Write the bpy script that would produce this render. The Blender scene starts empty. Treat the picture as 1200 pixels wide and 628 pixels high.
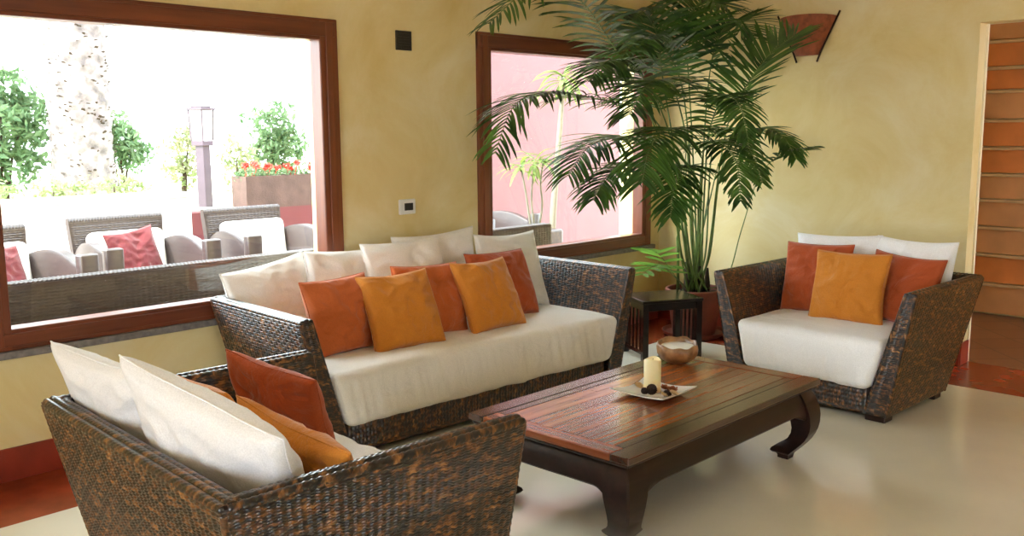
import bpy, bmesh, math, random
import numpy as np
from mathutils import Vector, Matrix, Euler, noise
R = math.radians
PI = math.pi
random.seed(7)
S = bpy.context.scene
COL = S.collection

# ------------------------------------------------------------------ camera
FPX, YAW, PITCH, ROLL, CX, CY, CH = 1092.3, 0.76779, 0.14379, -0.0079, -6.19617, -4.33543, 1.5
fw = Vector((math.cos(YAW)*math.cos(PITCH), math.sin(YAW)*math.cos(PITCH), -math.sin(PITCH)))
rt = Vector((math.sin(YAW), -math.cos(YAW), 0)); up = rt.cross(fw)
r2 = rt*math.cos(ROLL) + up*math.sin(ROLL); u2 = -rt*math.sin(ROLL) + up*math.cos(ROLL)
cd = bpy.data.cameras.new('camera'); cam = bpy.data.objects.new('camera', cd); COL.objects.link(cam)
cd.sensor_width = 36.0; cd.lens = FPX/1200*36.0; cd.clip_start = 0.05; cd.clip_end = 200
cam.matrix_world = Matrix(((r2.x, u2.x, -fw.x, CX), (r2.y, u2.y, -fw.y, CY), (r2.z, u2.z, -fw.z, CH), (0, 0, 0, 1)))
S.camera = cam

# ------------------------------------------------------------------ world, sun, exposure
w = bpy.data.worlds.new('daylight'); S.world = w; w.use_nodes = True
bgn = w.node_tree.nodes['Background']
bgn.inputs[0].default_value = (0.86, 0.95, 1.0, 1); bgn.inputs[1].default_value = 9.0
sd = bpy.data.lights.new('sun', 'SUN'); sd.energy = 9.0; sd.angle = R(1.5); sd.color = (1.0, 0.95, 0.86)
sun = bpy.data.objects.new('sun', sd); COL.objects.link(sun)
sun.rotation_euler = Vector((0.72, -0.06, -0.68)).to_track_quat('-Z', 'Y').to_euler()
S.view_settings.view_transform = 'Standard'; S.view_settings.look = 'None'
S.view_settings.exposure = 0.5; S.view_settings.gamma = 1.0; S.view_settings.use_curve_mapping = False
S.cycles.max_bounces = 12; S.cycles.diffuse_bounces = 6; S.cycles.glossy_bounces = 4
S.cycles.transparent_max_bounces = 16; S.cycles.transmission_bounces = 6
S.cycles.use_denoising = True; S.cycles.sample_clamp_indirect = 8.0
S.cycles.caustics_reflective = False; S.cycles.caustics_refractive = False

# ------------------------------------------------------------------ materials
def newmat(name):
    m = bpy.data.materials.new(name); m.use_nodes = True
    nt = m.node_tree; b = nt.nodes['Principled BSDF']
    return m, nt, b
def nd(nt, t, **kw):
    n = nt.nodes.new(t)
    for k, v in kw.items(): setattr(n, k, v)
    return n
def ramp(nt, stops):
    n = nt.nodes.new('ShaderNodeValToRGB'); e = n.color_ramp.elements
    while len(e) < len(stops): e.new(0.5)
    for el, (p, c) in zip(e, stops): el.position = p; el.color = (*c, 1)
    return n
def plain(name, c, rough=0.6, metal=0.0, coat=0.0, noise_amt=0.12, nscale=8.0, bump=0.0, bscale=60.0, sub=0.0, spec=0.5):
    m, nt, b = newmat(name)
    tc = nd(nt, 'ShaderNodeTexCoord'); n = nd(nt, 'ShaderNodeTexNoise'); n.inputs['Scale'].default_value = nscale; n.inputs['Detail'].default_value = 5
    nt.links.new(tc.outputs['Object'], n.inputs['Vector'])
    lo = tuple(x*(1-noise_amt) for x in c); hi = tuple(min(1, x*(1+noise_amt)) for x in c)
    r = ramp(nt, [(0.3, lo), (0.7, hi)]); nt.links.new(n.outputs['Fac'], r.inputs[0]); nt.links.new(r.outputs[0], b.inputs['Base Color'])
    b.inputs['Roughness'].default_value = rough; b.inputs['Metallic'].default_value = metal; b.inputs['Coat Weight'].default_value = coat
    b.inputs['Specular IOR Level'].default_value = spec
    if sub: b.inputs['Subsurface Weight'].default_value = sub; b.inputs['Subsurface Radius'].default_value = (0.03, 0.02, 0.01)
    if bump:
        n2 = nd(nt, 'ShaderNodeTexNoise'); n2.inputs['Scale'].default_value = bscale; n2.inputs['Detail'].default_value = 6
        nt.links.new(tc.outputs['Object'], n2.inputs['Vector'])
        bp = nd(nt, 'ShaderNodeBump'); bp.inputs['Strength'].default_value = bump; bp.inputs['Distance'].default_value = 0.01
        nt.links.new(n2.outputs['Fac'], bp.inputs['Height']); nt.links.new(bp.outputs[0], b.inputs['Normal'])
    return m
def wood(name, c1, c2, axis='X', rough=0.35, coat=0.0, scale=3.0, pitch=None, caxis='Y', bump=0.15, spec=0.5):
    m, nt, b = newmat(name)
    tc = nd(nt, 'ShaderNodeTexCoord'); mp = nd(nt, 'ShaderNodeMapping')
    s = {'X': (0.06, 1, 1), 'Y': (1, 0.06, 1), 'Z': (1, 1, 0.06)}[axis]
    mp.inputs['Scale'].default_value = tuple(scale*8*x for x in s)
    nt.links.new(tc.outputs['Object'], mp.inputs['Vector'])
    n = nd(nt, 'ShaderNodeTexNoise'); n.inputs['Scale'].default_value = 1.0; n.inputs['Detail'].default_value = 4; n.inputs['Roughness'].default_value = 0.55
    nt.links.new(mp.outputs[0], n.inputs['Vector'])
    fac = n.outputs['Fac']
    if pitch:
        sx = nd(nt, 'ShaderNodeSeparateXYZ'); nt.links.new(tc.outputs['Object'], sx.inputs[0])
        d = nd(nt, 'ShaderNodeMath', operation='DIVIDE'); d.inputs[1].default_value = pitch; nt.links.new(sx.outputs[caxis], d.inputs[0])
        f = nd(nt, 'ShaderNodeMath', operation='FLOOR'); nt.links.new(d.outputs[0], f.inputs[0])
        wn = nd(nt, 'ShaderNodeTexWhiteNoise', noise_dimensions='1D'); nt.links.new(f.outputs[0], wn.inputs['W'])
        ad = nd(nt, 'ShaderNodeMath', operation='MULTIPLY_ADD'); ad.inputs[1].default_value = 0.3; ad.inputs[2].default_value = -0.15
        nt.links.new(wn.outputs['Value'], ad.inputs[0])
        a2 = nd(nt, 'ShaderNodeMath', operation='ADD'); nt.links.new(fac, a2.inputs[0]); nt.links.new(ad.outputs[0], a2.inputs[1]); fac = a2.outputs[0]
    r = ramp(nt, [(0.32, c1), (0.68, c2)]); nt.links.new(fac, r.inputs[0]); nt.links.new(r.outputs[0], b.inputs['Base Color'])
    b.inputs['Roughness'].default_value = rough; b.inputs['Specular IOR Level'].default_value = spec; b.inputs['Coat Weight'].default_value = coat; b.inputs['Coat Roughness'].default_value = 0.12
    bp = nd(nt, 'ShaderNodeBump'); bp.inputs['Strength'].default_value = bump; bp.inputs['Distance'].default_value = 0.004
    nt.links.new(n.outputs['Fac'], bp.inputs['Height']); nt.links.new(bp.outputs[0], b.inputs['Normal'])
    return m
def wicker(name, stops, rough=0.30, pitch=0.0085, spec=0.5, coat=0.0):
    """woven strands: every strand (UV row) takes its own run of browns along its length, in wider blotches"""
    m, nt, b = newmat(name)
    uv = nd(nt, 'ShaderNodeUVMap'); uv.uv_map = 'UVMap'
    sx = nd(nt, 'ShaderNodeSeparateXYZ'); nt.links.new(uv.outputs[0], sx.inputs[0])
    d = nd(nt, 'ShaderNodeMath', operation='DIVIDE'); d.inputs[1].default_value = pitch; nt.links.new(sx.outputs['Y'], d.inputs[0])
    f = nd(nt, 'ShaderNodeMath', operation='FLOOR'); nt.links.new(d.outputs[0], f.inputs[0])
    m1 = nd(nt, 'ShaderNodeMath', operation='MULTIPLY'); m1.inputs[1].default_value = 7.31; nt.links.new(f.outputs[0], m1.inputs[0])
    m2 = nd(nt, 'ShaderNodeMath', operation='MULTIPLY'); m2.inputs[1].default_value = 14.0; nt.links.new(sx.outputs['X'], m2.inputs[0])
    cb = nd(nt, 'ShaderNodeCombineXYZ'); nt.links.new(m2.outputs[0], cb.inputs[0]); nt.links.new(m1.outputs[0], cb.inputs[1])
    n = nd(nt, 'ShaderNodeTexNoise'); n.inputs['Scale'].default_value = 1.0; n.inputs['Detail'].default_value = 3; n.inputs['Roughness'].default_value = 0.6
    nt.links.new(cb.outputs[0], n.inputs['Vector'])
    n2 = nd(nt, 'ShaderNodeTexNoise'); n2.inputs['Scale'].default_value = 30.0; n2.inputs['Detail'].default_value = 4; n2.inputs['Roughness'].default_value = 0.65
    nt.links.new(uv.outputs[0], n2.inputs['Vector'])
    a = nd(nt, 'ShaderNodeMath', operation='ADD'); nt.links.new(n.outputs['Fac'], a.inputs[0]); nt.links.new(n2.outputs['Fac'], a.inputs[1])
    hf = nd(nt, 'ShaderNodeMath', operation='MULTIPLY'); hf.inputs[1].default_value = 0.5; nt.links.new(a.outputs[0], hf.inputs[0])
    r = ramp(nt, stops); nt.links.new(hf.outputs[0], r.inputs[0]); nt.links.new(r.outputs[0], b.inputs['Base Color'])
    b.inputs['Roughness'].default_value = rough; b.inputs['Specular IOR Level'].default_value = spec
    b.inputs['Coat Weight'].default_value = coat; b.inputs['Coat Roughness'].default_value = 0.2
    return m
def cloth(name, c, rough=0.85, weave=1.0, var=0.06, crumple=0.85):
    m, nt, b = newmat(name)
    tc = nd(nt, 'ShaderNodeTexCoord')
    n = nd(nt, 'ShaderNodeTexNoise'); n.inputs['Scale'].default_value = 260; n.inputs['Detail'].default_value = 2
    n3 = nd(nt, 'ShaderNodeTexNoise'); n3.inputs['Scale'].default_value = 5; n3.inputs['Detail'].default_value = 6; n3.inputs['Distortion'].default_value = 1.2
    nt.links.new(tc.outputs['Object'], n.inputs['Vector']); nt.links.new(tc.outputs['Object'], n3.inputs['Vector'])
    r = ramp(nt, [(0.35, tuple(x*(1-var) for x in c)), (0.65, tuple(min(1, x*(1+var)) for x in c))])
    nt.links.new(n.outputs['Fac'], r.inputs[0]); nt.links.new(r.outputs[0], b.inputs['Base Color'])
    b.inputs['Roughness'].default_value = rough; b.inputs['Sheen Weight'].default_value = 0.25; b.inputs['Specular IOR Level'].default_value = 0.25
    b1 = nd(nt, 'ShaderNodeBump'); b1.inputs['Strength'].default_value = 0.25*weave; b1.inputs['Distance'].default_value = 0.001; nt.links.new(n.outputs['Fac'], b1.inputs['Height'])
    b2 = nd(nt, 'ShaderNodeBump'); b2.inputs['Strength'].default_value = crumple; b2.inputs['Distance'].default_value = 0.035; nt.links.new(n3.outputs['Fac'], b2.inputs['Height'])
    nt.links.new(b1.outputs[0], b2.inputs['Normal']); nt.links.new(b2.outputs[0], b.inputs['Normal'])
    return m
def leafmat(name, c1, c2, trans=0.35, rough=0.4):
    m, nt, b = newmat(name)
    tc = nd(nt, 'ShaderNodeTexCoord'); n = nd(nt, 'ShaderNodeTexNoise'); n.inputs['Scale'].default_value = 6; n.inputs['Detail'].default_value = 3
    nt.links.new(tc.outputs['Object'], n.inputs['Vector'])
    r = ramp(nt, [(0.35, c1), (0.65, c2)]); nt.links.new(n.outputs['Fac'], r.inputs[0]); nt.links.new(r.outputs[0], b.inputs['Base Color'])
    b.inputs['Roughness'].default_value = rough
    t = nd(nt, 'ShaderNodeBsdfTranslucent'); mx = nd(nt, 'ShaderNodeMixShader'); mx.inputs[0].default_value = trans
    hs = nd(nt, 'ShaderNodeHueSaturation'); hs.inputs['Value'].default_value = 1.7; hs.inputs['Hue'].default_value = 0.48
    nt.links.new(r.outputs[0], hs.inputs['Color']); nt.links.new(hs.outputs[0], t.inputs['Color'])
    out = nt.nodes['Material Output']
    nt.links.new(b.outputs[0], mx.inputs[1]); nt.links.new(t.outputs[0], mx.inputs[2]); nt.links.new(mx.outputs[0], out.inputs[0])
    return m
def glassmat(name):
    m = bpy.data.materials.new(name); m.use_nodes = True; nt = m.node_tree; nt.nodes.clear()
    o = nt.nodes.new('ShaderNodeOutputMaterial'); t = nt.nodes.new('ShaderNodeBsdfTransparent'); g = nt.nodes.new('ShaderNodeBsdfGlossy')
    t.inputs[0].default_value = (0.97, 0.985, 0.98, 1); g.inputs['Roughness'].default_value = 0.01
    lw = nt.nodes.new('ShaderNodeLayerWeight'); lw.inputs[0].default_value = 0.5
    pw = nt.nodes.new('ShaderNodeMath'); pw.operation = 'POWER'; pw.inputs[1].default_value = 5.0; nt.links.new(lw.outputs['Facing'], pw.inputs[0])
    fr = nt.nodes.new('ShaderNodeMath'); fr.operation = 'MULTIPLY_ADD'; fr.inputs[1].default_value = 0.9; fr.inputs[2].default_value = 0.035; nt.links.new(pw.outputs[0], fr.inputs[0])
    mx = nt.nodes.new('ShaderNodeMixShader')
    nt.links.new(fr.outputs[0], mx.inputs[0]); nt.links.new(t.outputs[0], mx.inputs[1]); nt.links.new(g.outputs[0], mx.inputs[2]); nt.links.new(mx.outputs[0], o.inputs[0])
    return m
def wallmat(name, c1, c2, c3):
    m, nt, b = newmat(name)
    tc = nd(nt, 'ShaderNodeTexCoord'); n = nd(nt, 'ShaderNodeTexNoise'); n.inputs['Scale'].default_value = 1.7; n.inputs['Detail'].default_value = 9; n.inputs['Roughness'].default_value = 0.62; n.inputs['Distortion'].default_value = 0.6
    nt.links.new(tc.outputs['Object'], n.inputs['Vector'])
    r = ramp(nt, [(0.28, c1), (0.5, c2), (0.74, c3)]); nt.links.new(n.outputs['Fac'], r.inputs[0]); nt.links.new(r.outputs[0], b.inputs['Base Color'])
    b.inputs['Roughness'].default_value = 0.75
    n2 = nd(nt, 'ShaderNodeTexNoise'); n2.inputs['Scale'].default_value = 40; n2.inputs['Detail'].default_value = 6; nt.links.new(tc.outputs['Object'], n2.inputs['Vector'])
    bp = nd(nt, 'ShaderNodeBump'); bp.inputs['Strength'].default_value = 0.12; bp.inputs['Distance'].default_value = 0.01; nt.links.new(n2.outputs['Fac'], bp.inputs['Height']); nt.links.new(bp.outputs[0], b.inputs['Normal'])
    return m
def tilemat(name, c1, c2, grout, size=0.3, rough=0.25, rot=45, gw=0.02):
    m, nt, b = newmat(name)
    tc = nd(nt, 'ShaderNodeTexCoord'); mp = nd(nt, 'ShaderNodeMapping'); mp.inputs['Rotation'].default_value = (0, 0, R(rot)); nt.links.new(tc.outputs['Object'], mp.inputs[0])
    br = nd(nt, 'ShaderNodeTexBrick'); br.offset = 0.0; br.inputs['Scale'].default_value = 1/size
    br.inputs['Brick Width'].default_value = 1; br.inputs['Row Height'].default_value = 1; br.inputs['Mortar Size'].default_value = gw
    br.inputs['Color1'].default_value = (*c1, 1); br.inputs['Color2'].default_value = (*c2, 1); br.inputs['Mortar'].default_value = (*grout, 1)
    nt.links.new(mp.outputs[0], br.inputs['Vector']); nt.links.new(br.outputs[0], b.inputs['Base Color']); b.inputs['Roughness'].default_value = rough
    return m

M = {}
M['wall'] = wallmat('ochre_plaster', (0.66, 0.49, 0.19), (0.73, 0.59, 0.29), (0.80, 0.70, 0.45))
M['ceiling'] = plain('ceiling_plaster', (0.86, 0.82, 0.70), 0.8, noise_amt=0.03)
M['floor'] = plain('cream_polished_floor', (0.78, 0.74, 0.62), 0.15, noise_amt=0.04, nscale=3, coat=0.2)
M['border'] = plain('red_polished_border', (0.27, 0.045, 0.018), 0.22, noise_amt=0.3, nscale=5)
M['skirting'] = plain('red_skirting_paint', (0.27, 0.035, 0.018), 0.35, noise_amt=0.2)
M['frame'] = wood('window_wood', (0.11, 0.026, 0.012), (0.20, 0.052, 0.020), 'X', 0.32, scale=2.5, bump=0.08)
M['frame_v'] = wood('window_wood_upright', (0.13, 0.030, 0.012), (0.22, 0.058, 0.020), 'Z', 0.32, scale=2.5, bump=0.08)
M['stone'] = plain('grey_stone_sill', (0.17, 0.15, 0.14), 0.5, noise_amt=0.3, nscale=40)
M['glass'] = glassmat('window_glass')
M['wicker'] = wicker('dark_brown_wicker', [(0.43, (0.005, 0.004, 0.005)), (0.49, (0.022, 0.009, 0.005)), (0.545, (0.105, 0.036, 0.010)), (0.64, (0.36, 0.155, 0.042))], coat=0.6)
M['wicker_core'] = plain('wicker_shadow_core', (0.03, 0.016, 0.01), 0.7)
M['white_cloth'] = cloth('white_cotton', (0.88, 0.87, 0.89), crumple=0.4)
M['shaded_white_cloth'] = cloth('shaded_white_cotton', (0.84, 0.80, 0.75), crumple=0.5)  # the same white cotton, with the long sofa's warm shade put into the colour
M['terracotta_cloth'] = cloth('terracotta_cotton', (0.54, 0.125, 0.030))
M['rust_cloth'] = cloth('rust_cotton', (0.42, 0.078, 0.020))
M['gold_cloth'] = cloth('golden_orange_cotton', (0.60, 0.215, 0.024))
M['table_top'] = wood('teak_planks', (0.13, 0.030, 0.008), (0.40, 0.125, 0.032), 'X', 0.26, coat=0.3, scale=3.0, pitch=0.078, caxis='Y', bump=0.0)
M['table_rail'] = wood('teak_border', (0.030, 0.011, 0.006), (0.075, 0.022, 0.010), 'X', 0.26, bump=0.0, coat=0.3, scale=3)
M['table_end'] = wood('teak_end_border', (0.14, 0.032, 0.012), (0.30, 0.085, 0.03), 'Y', 0.26, coat=0.3, bump=0.0)
M['table_dark'] = wood('dark_stained_teak', (0.010, 0.005, 0.004), (0.026, 0.010, 0.008), 'X', 0.34, spec=0.3, coat=0.05, scale=3)
M['black_wood'] = wood('black_lacquer_wood', (0.010, 0.007, 0.006), (0.022, 0.014, 0.010), 'Z', 0.2, coat=0.5)
M['pot'] = plain('terracotta_pot', (0.19, 0.045, 0.025), 0.6, noise_amt=0.25, bump=0.2)
M['soil'] = plain('dark_soil', (0.03, 0.02, 0.014), 0.95, noise_amt=0.5, nscale=50, bump=1.0)
M['leaf'] = leafmat('palm_leaf', (0.022, 0.065, 0.014), (0.070, 0.165, 0.026), 0.32)
M['young_leaf'] = leafmat('young_palm_leaf', (0.09, 0.22, 0.03), (0.16, 0.36, 0.06), 0.45)
M['stem'] = plain('palm_stem', (0.11, 0.17, 0.035), 0.45, noise_amt=0.4, nscale=12)
M['husk'] = plain('palm_husk', (0.045, 0.025, 0.015), 0.85, noise_amt=0.5, nscale=30, bump=0.6)
M['black_plastic'] = plain('black_plastic', (0.012, 0.012, 0.013), 0.4)
M['white_plastic'] = plain('white_plastic', (0.78, 0.78, 0.76), 0.35, noise_amt=0.02)
M['sconce'] = plain('red_brown_sconce', (0.30, 0.075, 0.028), 0.55, noise_amt=0.35, nscale=25, bump=0.4)
M['dark_metal'] = plain('dark_bronze_metal', (0.05, 0.03, 0.02), 0.4, metal=0.7)
M['ceramic'] = plain('white_ceramic', (0.80, 0.77, 0.74), 0.15, noise_amt=0.03, coat=0.5)
M['wax'] = plain('ivory_wax', (0.86, 0.74, 0.44), 0.4, noise_amt=0.05, sub=0.5)
M['white_wax'] = plain('white_wax', (0.85, 0.84, 0.80), 0.4, noise_amt=0.03)
M['bowl'] = plain('carved_tan_wood', (0.27, 0.135, 0.055), 0.4, noise_amt=0.7, nscale=18, coat=0.3, bump=0.3)
M['cone'] = plain('pine_cone_brown', (0.045, 0.020, 0.012), 0.6, noise_amt=0.3)
M['petal'] = plain('dried_petal', (0.62, 0.42, 0.22), 0.7, noise_amt=0.3, nscale=60)
M['petal_red'] = plain('dried_red_petal', (0.38, 0.11, 0.04), 0.7, noise_amt=0.3, nscale=60)
M['hall_floor'] = tilemat('brown_hall_tiles', (0.27, 0.13, 0.07), (0.22, 0.10, 0.055), (0.12, 0.07, 0.045), 0.3, 0.35)
M['board'] = plain('terracotta_board', (0.68, 0.25, 0.08), 0.55, noise_amt=0.18, nscale=3)
M['board_pale'] = plain('pale_terracotta_board', (0.64, 0.34, 0.16), 0.55, noise_amt=0.15, nscale=3)
M['ledge'] = plain('cream_ledge', (0.62, 0.45, 0.26), 0.6, noise_amt=0.1)
M['cream_paint'] = plain('cream_paint', (0.85, 0.78, 0.58), 0.5, noise_amt=0.04)
# outdoors
M['terrace'] = plain('pale_terrace_floor', (0.72, 0.60, 0.55), 0.7, noise_amt=0.1, nscale=2)
M['pink'] = plain('pink_render', (0.160, 0.074, 0.080), 0.85, noise_amt=0.06, nscale=3)
M['red_render'] = plain('red_render', (0.135, 0.030, 0.034), 0.85, noise_amt=0.1, nscale=3)
M['sunlit_render'] = plain('sunlit_render', (0.84, 0.80, 0.78), 0.85, noise_amt=0.05)  # sun glare on the garden wall, put into the colour as white
M['grey_wicker'] = wicker('grey_wicker', [(0.35, (0.030, 0.020, 0.020)), (0.6, (0.045, 0.032, 0.032)), (0.75, (0.07, 0.055, 0.058))], pitch=0.016)
M['out_white'] = cloth('outdoor_white_cushion', (0.85, 0.82, 0.80))
M['out_red'] = cloth('outdoor_red_cushion', (0.11, 0.014, 0.019))
M['planter'] = plain('brown_planter_wood', (0.085, 0.048, 0.040), 0.8, noise_amt=0.3, nscale=12, bump=0.4)
M['dracaena_leaf'] = leafmat('dracaena_leaf', (0.06, 0.11, 0.02), (0.12, 0.18, 0.035), 0.4, 0.5)
M['bush'] = leafmat('bush_leaf', (0.06, 0.13, 0.05), (0.14, 0.22, 0.11), 0.4, 0.5)
M['bush_yellow'] = leafmat('yellow_green_leaf', (0.12, 0.17, 0.06), (0.30, 0.30, 0.18), 0.4, 0.5)
M['geranium'] = plain('geranium_red', (0.75, 0.05, 0.035), 0.6, noise_amt=0.2)
M['bark'] = plain('palm_bark', (0.20, 0.165, 0.165), 0.9, noise_amt=0.55, nscale=9, bump=1.0, bscale=14)
M['pale_bark'] = plain('pale_bark', (0.17, 0.16, 0.13), 0.85, noise_amt=0.15, nscale=20)
M['lawn'] = plain('pale_dry_lawn', (0.50, 0.52, 0.36), 0.95, noise_amt=0.25, nscale=4)
M['lamp_post'] = plain('plum_lamp_post', (0.07, 0.045, 0.065), 0.5)

# ------------------------------------------------------------------ mesh helpers
def tag(o, label=None, cat=None, group=None, kind=None):
    if label: o['label'] = label
    if cat: o['category'] = cat
    if group: o['group'] = group
    if kind: o['kind'] = kind
    return o
def empty(name, loc=(0, 0, 0), rz=0, label=None, cat=None, group=None, kind=None):
    o = bpy.data.objects.new(name, None); COL.objects.link(o); o.empty_display_size = 0.1
    o.location = loc; o.rotation_euler = (0, 0, rz)
    return tag(o, label, cat, group, kind)
class MB:
    """collects vertices, faces, UVs and material slots of ONE mesh"""
    def __init__(s): s.V = []; s.F = []; s.UV = []; s.MI = []; s.n = 0
    def add(s, verts, faces, uv=None, mi=0):
        verts = np.asarray(verts, float).reshape(-1, 3)
        k = len(verts); s.V.append(verts)
        if isinstance(faces, np.ndarray): s.F.extend((faces + s.n).tolist()); nf = len(faces)
        else: s.F.extend([[i + s.n for i in f] for f in faces]); nf = len(faces)
        s.UV.append(np.zeros((k, 2)) if uv is None else np.asarray(uv, float)); s.MI.extend([mi]*nf); s.n += k
    def box(s, a, b, mi=0, M4=None):
        x0, y0, z0 = a; x1, y1, z1 = b
        v = [(x0, y0, z0), (x1, y0, z0), (x1, y1, z0), (x0, y1, z0), (x0, y0, z1), (x1, y0, z1), (x1, y1, z1), (x0, y1, z1)]
        s.hexa(v, mi, M4)
    def hexa(s, v, mi=0, M4=None):
        if M4 is not None: v = [M4 @ Vector(p) for p in v]
        uv = [(p[0]+p[1], p[2]) for p in v]
        s.add([tuple(p) for p in v], [(0, 3, 2, 1), (4, 5, 6, 7), (0, 1, 5, 4), (1, 2, 6, 5), (2, 3, 7, 6), (3, 0, 4, 7)], uv, mi)
    def bbox(s, a, b, bev=0.004, mi=0, M4=None, seg=2):
        """box with rounded edges"""
        h = [(b[i]-a[i])/2 for i in range(3)]; c = [(b[i]+a[i])/2 for i in range(3)]
        bev = min(bev, min(h)*0.95)
        bm = bmesh.new(); bmesh.ops.create_cube(bm, size=2)
        for v in bm.verts: v.co = Vector((v.co.x*h[0]+c[0], v.co.y*h[1]+c[1], v.co.z*h[2]+c[2]))
        bmesh.ops.bevel(bm, geom=bm.edges[:], offset=bev, segments=seg, profile=0.5, affect='EDGES')
        s.addbm(bm, mi, M4)
    def addbm(s, bm, mi=0, M4=None):
        bm.verts.index_update()
        v = [tuple(M4 @ x.co) if M4 is not None else tuple(x.co) for x in bm.verts]
        f = [[q.index for q in x.verts] for x in bm.faces]
        s.add(v, f, [(p[0]+p[1], p[2]) for p in v], mi); bm.free()
    def grid(s, P, uv=None, mi=0, flip=False, close_u=False):
        """P: (ny, nx, 3) array"""
        ny, nx = P.shape[:2]
        idx = np.arange(ny*nx).reshape(ny, nx)
        if close_u: idx = np.concatenate([idx, idx[:, :1]], 1)
        a, b, c, d = idx[:-1, :-1].ravel(), idx[:-1, 1:].ravel(), idx[1:, 1:].ravel(), idx[1:, :-1].ravel()
        f = np.stack([a, b, c, d] if not flip else [a, d, c, b], 1)
        s.add(P.reshape(-1, 3), f, None if uv is None else uv.reshape(-1, 2), mi)
    def tube(s, pts, rad, n=8, mi=0, caps=True, M4=None, uvs=1.0):
        pts = [Vector(p) for p in pts]
        if not hasattr(rad, '__len__'): rad = [rad]*len(pts)
        rings = []; L = 0; uv = []
        t0 = (pts[1]-pts[0]).normalized(); ref = Vector((0, 0, 1)) if abs(t0.z) < 0.9 else Vector((1, 0, 0))
        nrm = t0.cross(ref).normalized()
        for i, p in enumerate(pts):
            t = ((pts[min(i+1, len(pts)-1)]-pts[max(i-1, 0)])).normalized()
            nrm = (nrm - t*nrm.dot(t)).normalized(); bn = t.cross(nrm)
            if i: L += (p-pts[i-1]).length
            rings.append([tuple((M4 @ (p + (nrm*math.cos(2*PI*k/n)+bn*math.sin(2*PI*k/n))*rad[i])) if M4 is not None else (p + (nrm*math.cos(2*PI*k/n)+bn*math.sin(2*PI*k/n))*rad[i])) for k in range(n)])
            uv.append([(L*uvs, k/n*0.05) for k in range(n)])
        s.grid(np.array(rings), np.array(uv), mi, close_u=True)
        if caps:
            b = s.n - len(pts)*n
            s.F.append([b+k for k in range(n)][::-1]); s.MI.append(mi)
            s.F.append([s.n-n+k for k in range(n)]); s.MI.append(mi)
    def lathe(s, prof, n=32, c=(0, 0, 0), mi=0, fn=None):
        P = []
        for r, z in prof:
            row = []
            for k in range(n):
                a = 2*PI*k/n; rr, zz = (fn(r, z, a) if fn else (r, z))
                row.append((c[0]+rr*math.cos(a), c[1]+rr*math.sin(a), c[2]+zz))
            P.append(row)
        s.grid(np.array(P), None, mi, close_u=True)
    def build(s, name, mats, parent=None, smooth=False, auto=None, loc=None, rz=0):
        me = bpy.data.meshes.new(name)
        me.from_pydata(np.concatenate(s.V).tolist(), [], s.F)
        mats = mats if isinstance(mats, (list, tuple)) else [mats]
        for m in mats: me.materials.append(m)
        if len(mats) > 1: me.polygons.foreach_set('material_index', s.MI)
        uvl = me.uv_layers.new(name='UVMap'); UV = np.concatenate(s.UV)
        li = np.empty(len(me.loops), dtype=np.int32); me.loops.foreach_get('vertex_index', li)
        uvl.data.foreach_set('uv', UV[li].ravel())
        if smooth: me.polygons.foreach_set('use_smooth', [True]*len(me.polygons))
        me.update()
        if auto is not None and smooth:
            me.set_sharp_from_angle(angle=R(auto))
        o = bpy.data.objects.new(name, me); COL.objects.link(o)
        if loc is not None: o.location = loc
        if rz: o.rotation_euler = (0, 0, rz)
        if parent is not None: o.parent = parent
        return o
def copy_tree(o, parent=None):
    c = o.copy(); COL.objects.link(c)
    if parent is not None: c.parent = parent
    for ch in o.children: copy_tree(ch, c)
    return c
def struct(name, mb, m, **kw):
    o = mb.build(name, m, **kw); o['kind'] = 'structure'; return o

# ================================================================== THE ROOM
HZ = 3.0
def wall_with_holes(mb, x0, x1, y0, y1, z0, z1, holes, along='x', mi=0):
    """solid wall built of blocks around its openings; holes = (a0, a1, z0, z1) along the wall"""
    cuts = sorted(set([x0, x1] + [h[0] for h in holes] + [h[1] for h in holes])) if along == 'x' else sorted(set([y0, y1] + [h[0] for h in holes] + [h[1] for h in holes]))
    for a, b in zip(cuts[:-1], cuts[1:]):
        hs = [h for h in holes if h[0] <= a + 1e-6 and h[1] >= b - 1e-6]
        spans = [(z0, z1)] if not hs else [(z0, hs[0][2]), (hs[0][3], z1)]
        for p, q in spans:
            if q - p < 1e-4: continue
            if along == 'x': mb.box((a, y0, p), (b, y1, q), mi)
            else: mb.box((x0, a, p), (x1, b, q), mi)
W1 = (-4.97, -3.09, 0.58, 2.12); W2 = (-2.02, -0.14, 0.615, 2.135)
mb = MB(); wall_with_holes(mb, -10.0, 0.0, 0.0, 0.28, 0, HZ, [W1, W2]); struct('wall_back', mb, M['wall'])
DY0, DY1, DZ = -3.75, -2.344, 2.145
mb = MB(); wall_with_holes(mb, 0.0, 0.14, -8.5, 0.28, 0, HZ, [(DY0, DY1, 0, DZ)], 'y'); struct('wall_right', mb, M['wall'])
mb = MB(); wall_with_holes(mb, -10.2, -10.0, -8.5, 0.28, 0, HZ, [(-5.8, -2.4, 0.4, 2.2)], 'y'); struct('wall_left', mb, M['wall'])
mb = MB(); wall_with_holes(mb, -10.2, 0.14, -8.7, -8.5, 0, HZ, [(-5.4, -4.0, 0.9, 2.1)]); struct('wall_front', mb, M['wall'])
mb = MB(); mb.box((-13.2, -11.0, HZ), (2.05, 0.28, HZ+0.2)); struct('ceiling', mb, M['ceiling'])  # runs past the left wall as an unseen overhang, added to block the sun
BW = 0.52
mb = MB(); mb.box((-10.0, -8.5, -0.1), (-BW, -BW, 0.0)); struct('floor', mb, M['floor'])
mb = MB(); mb.box((-10.0, -BW, -0.1), (0.0, 0.28, 0.0)); mb.box((-BW, -8.5, -0.1), (0.14, -BW, 0.0)); struct('trim_1', mb, M['border'])
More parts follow.
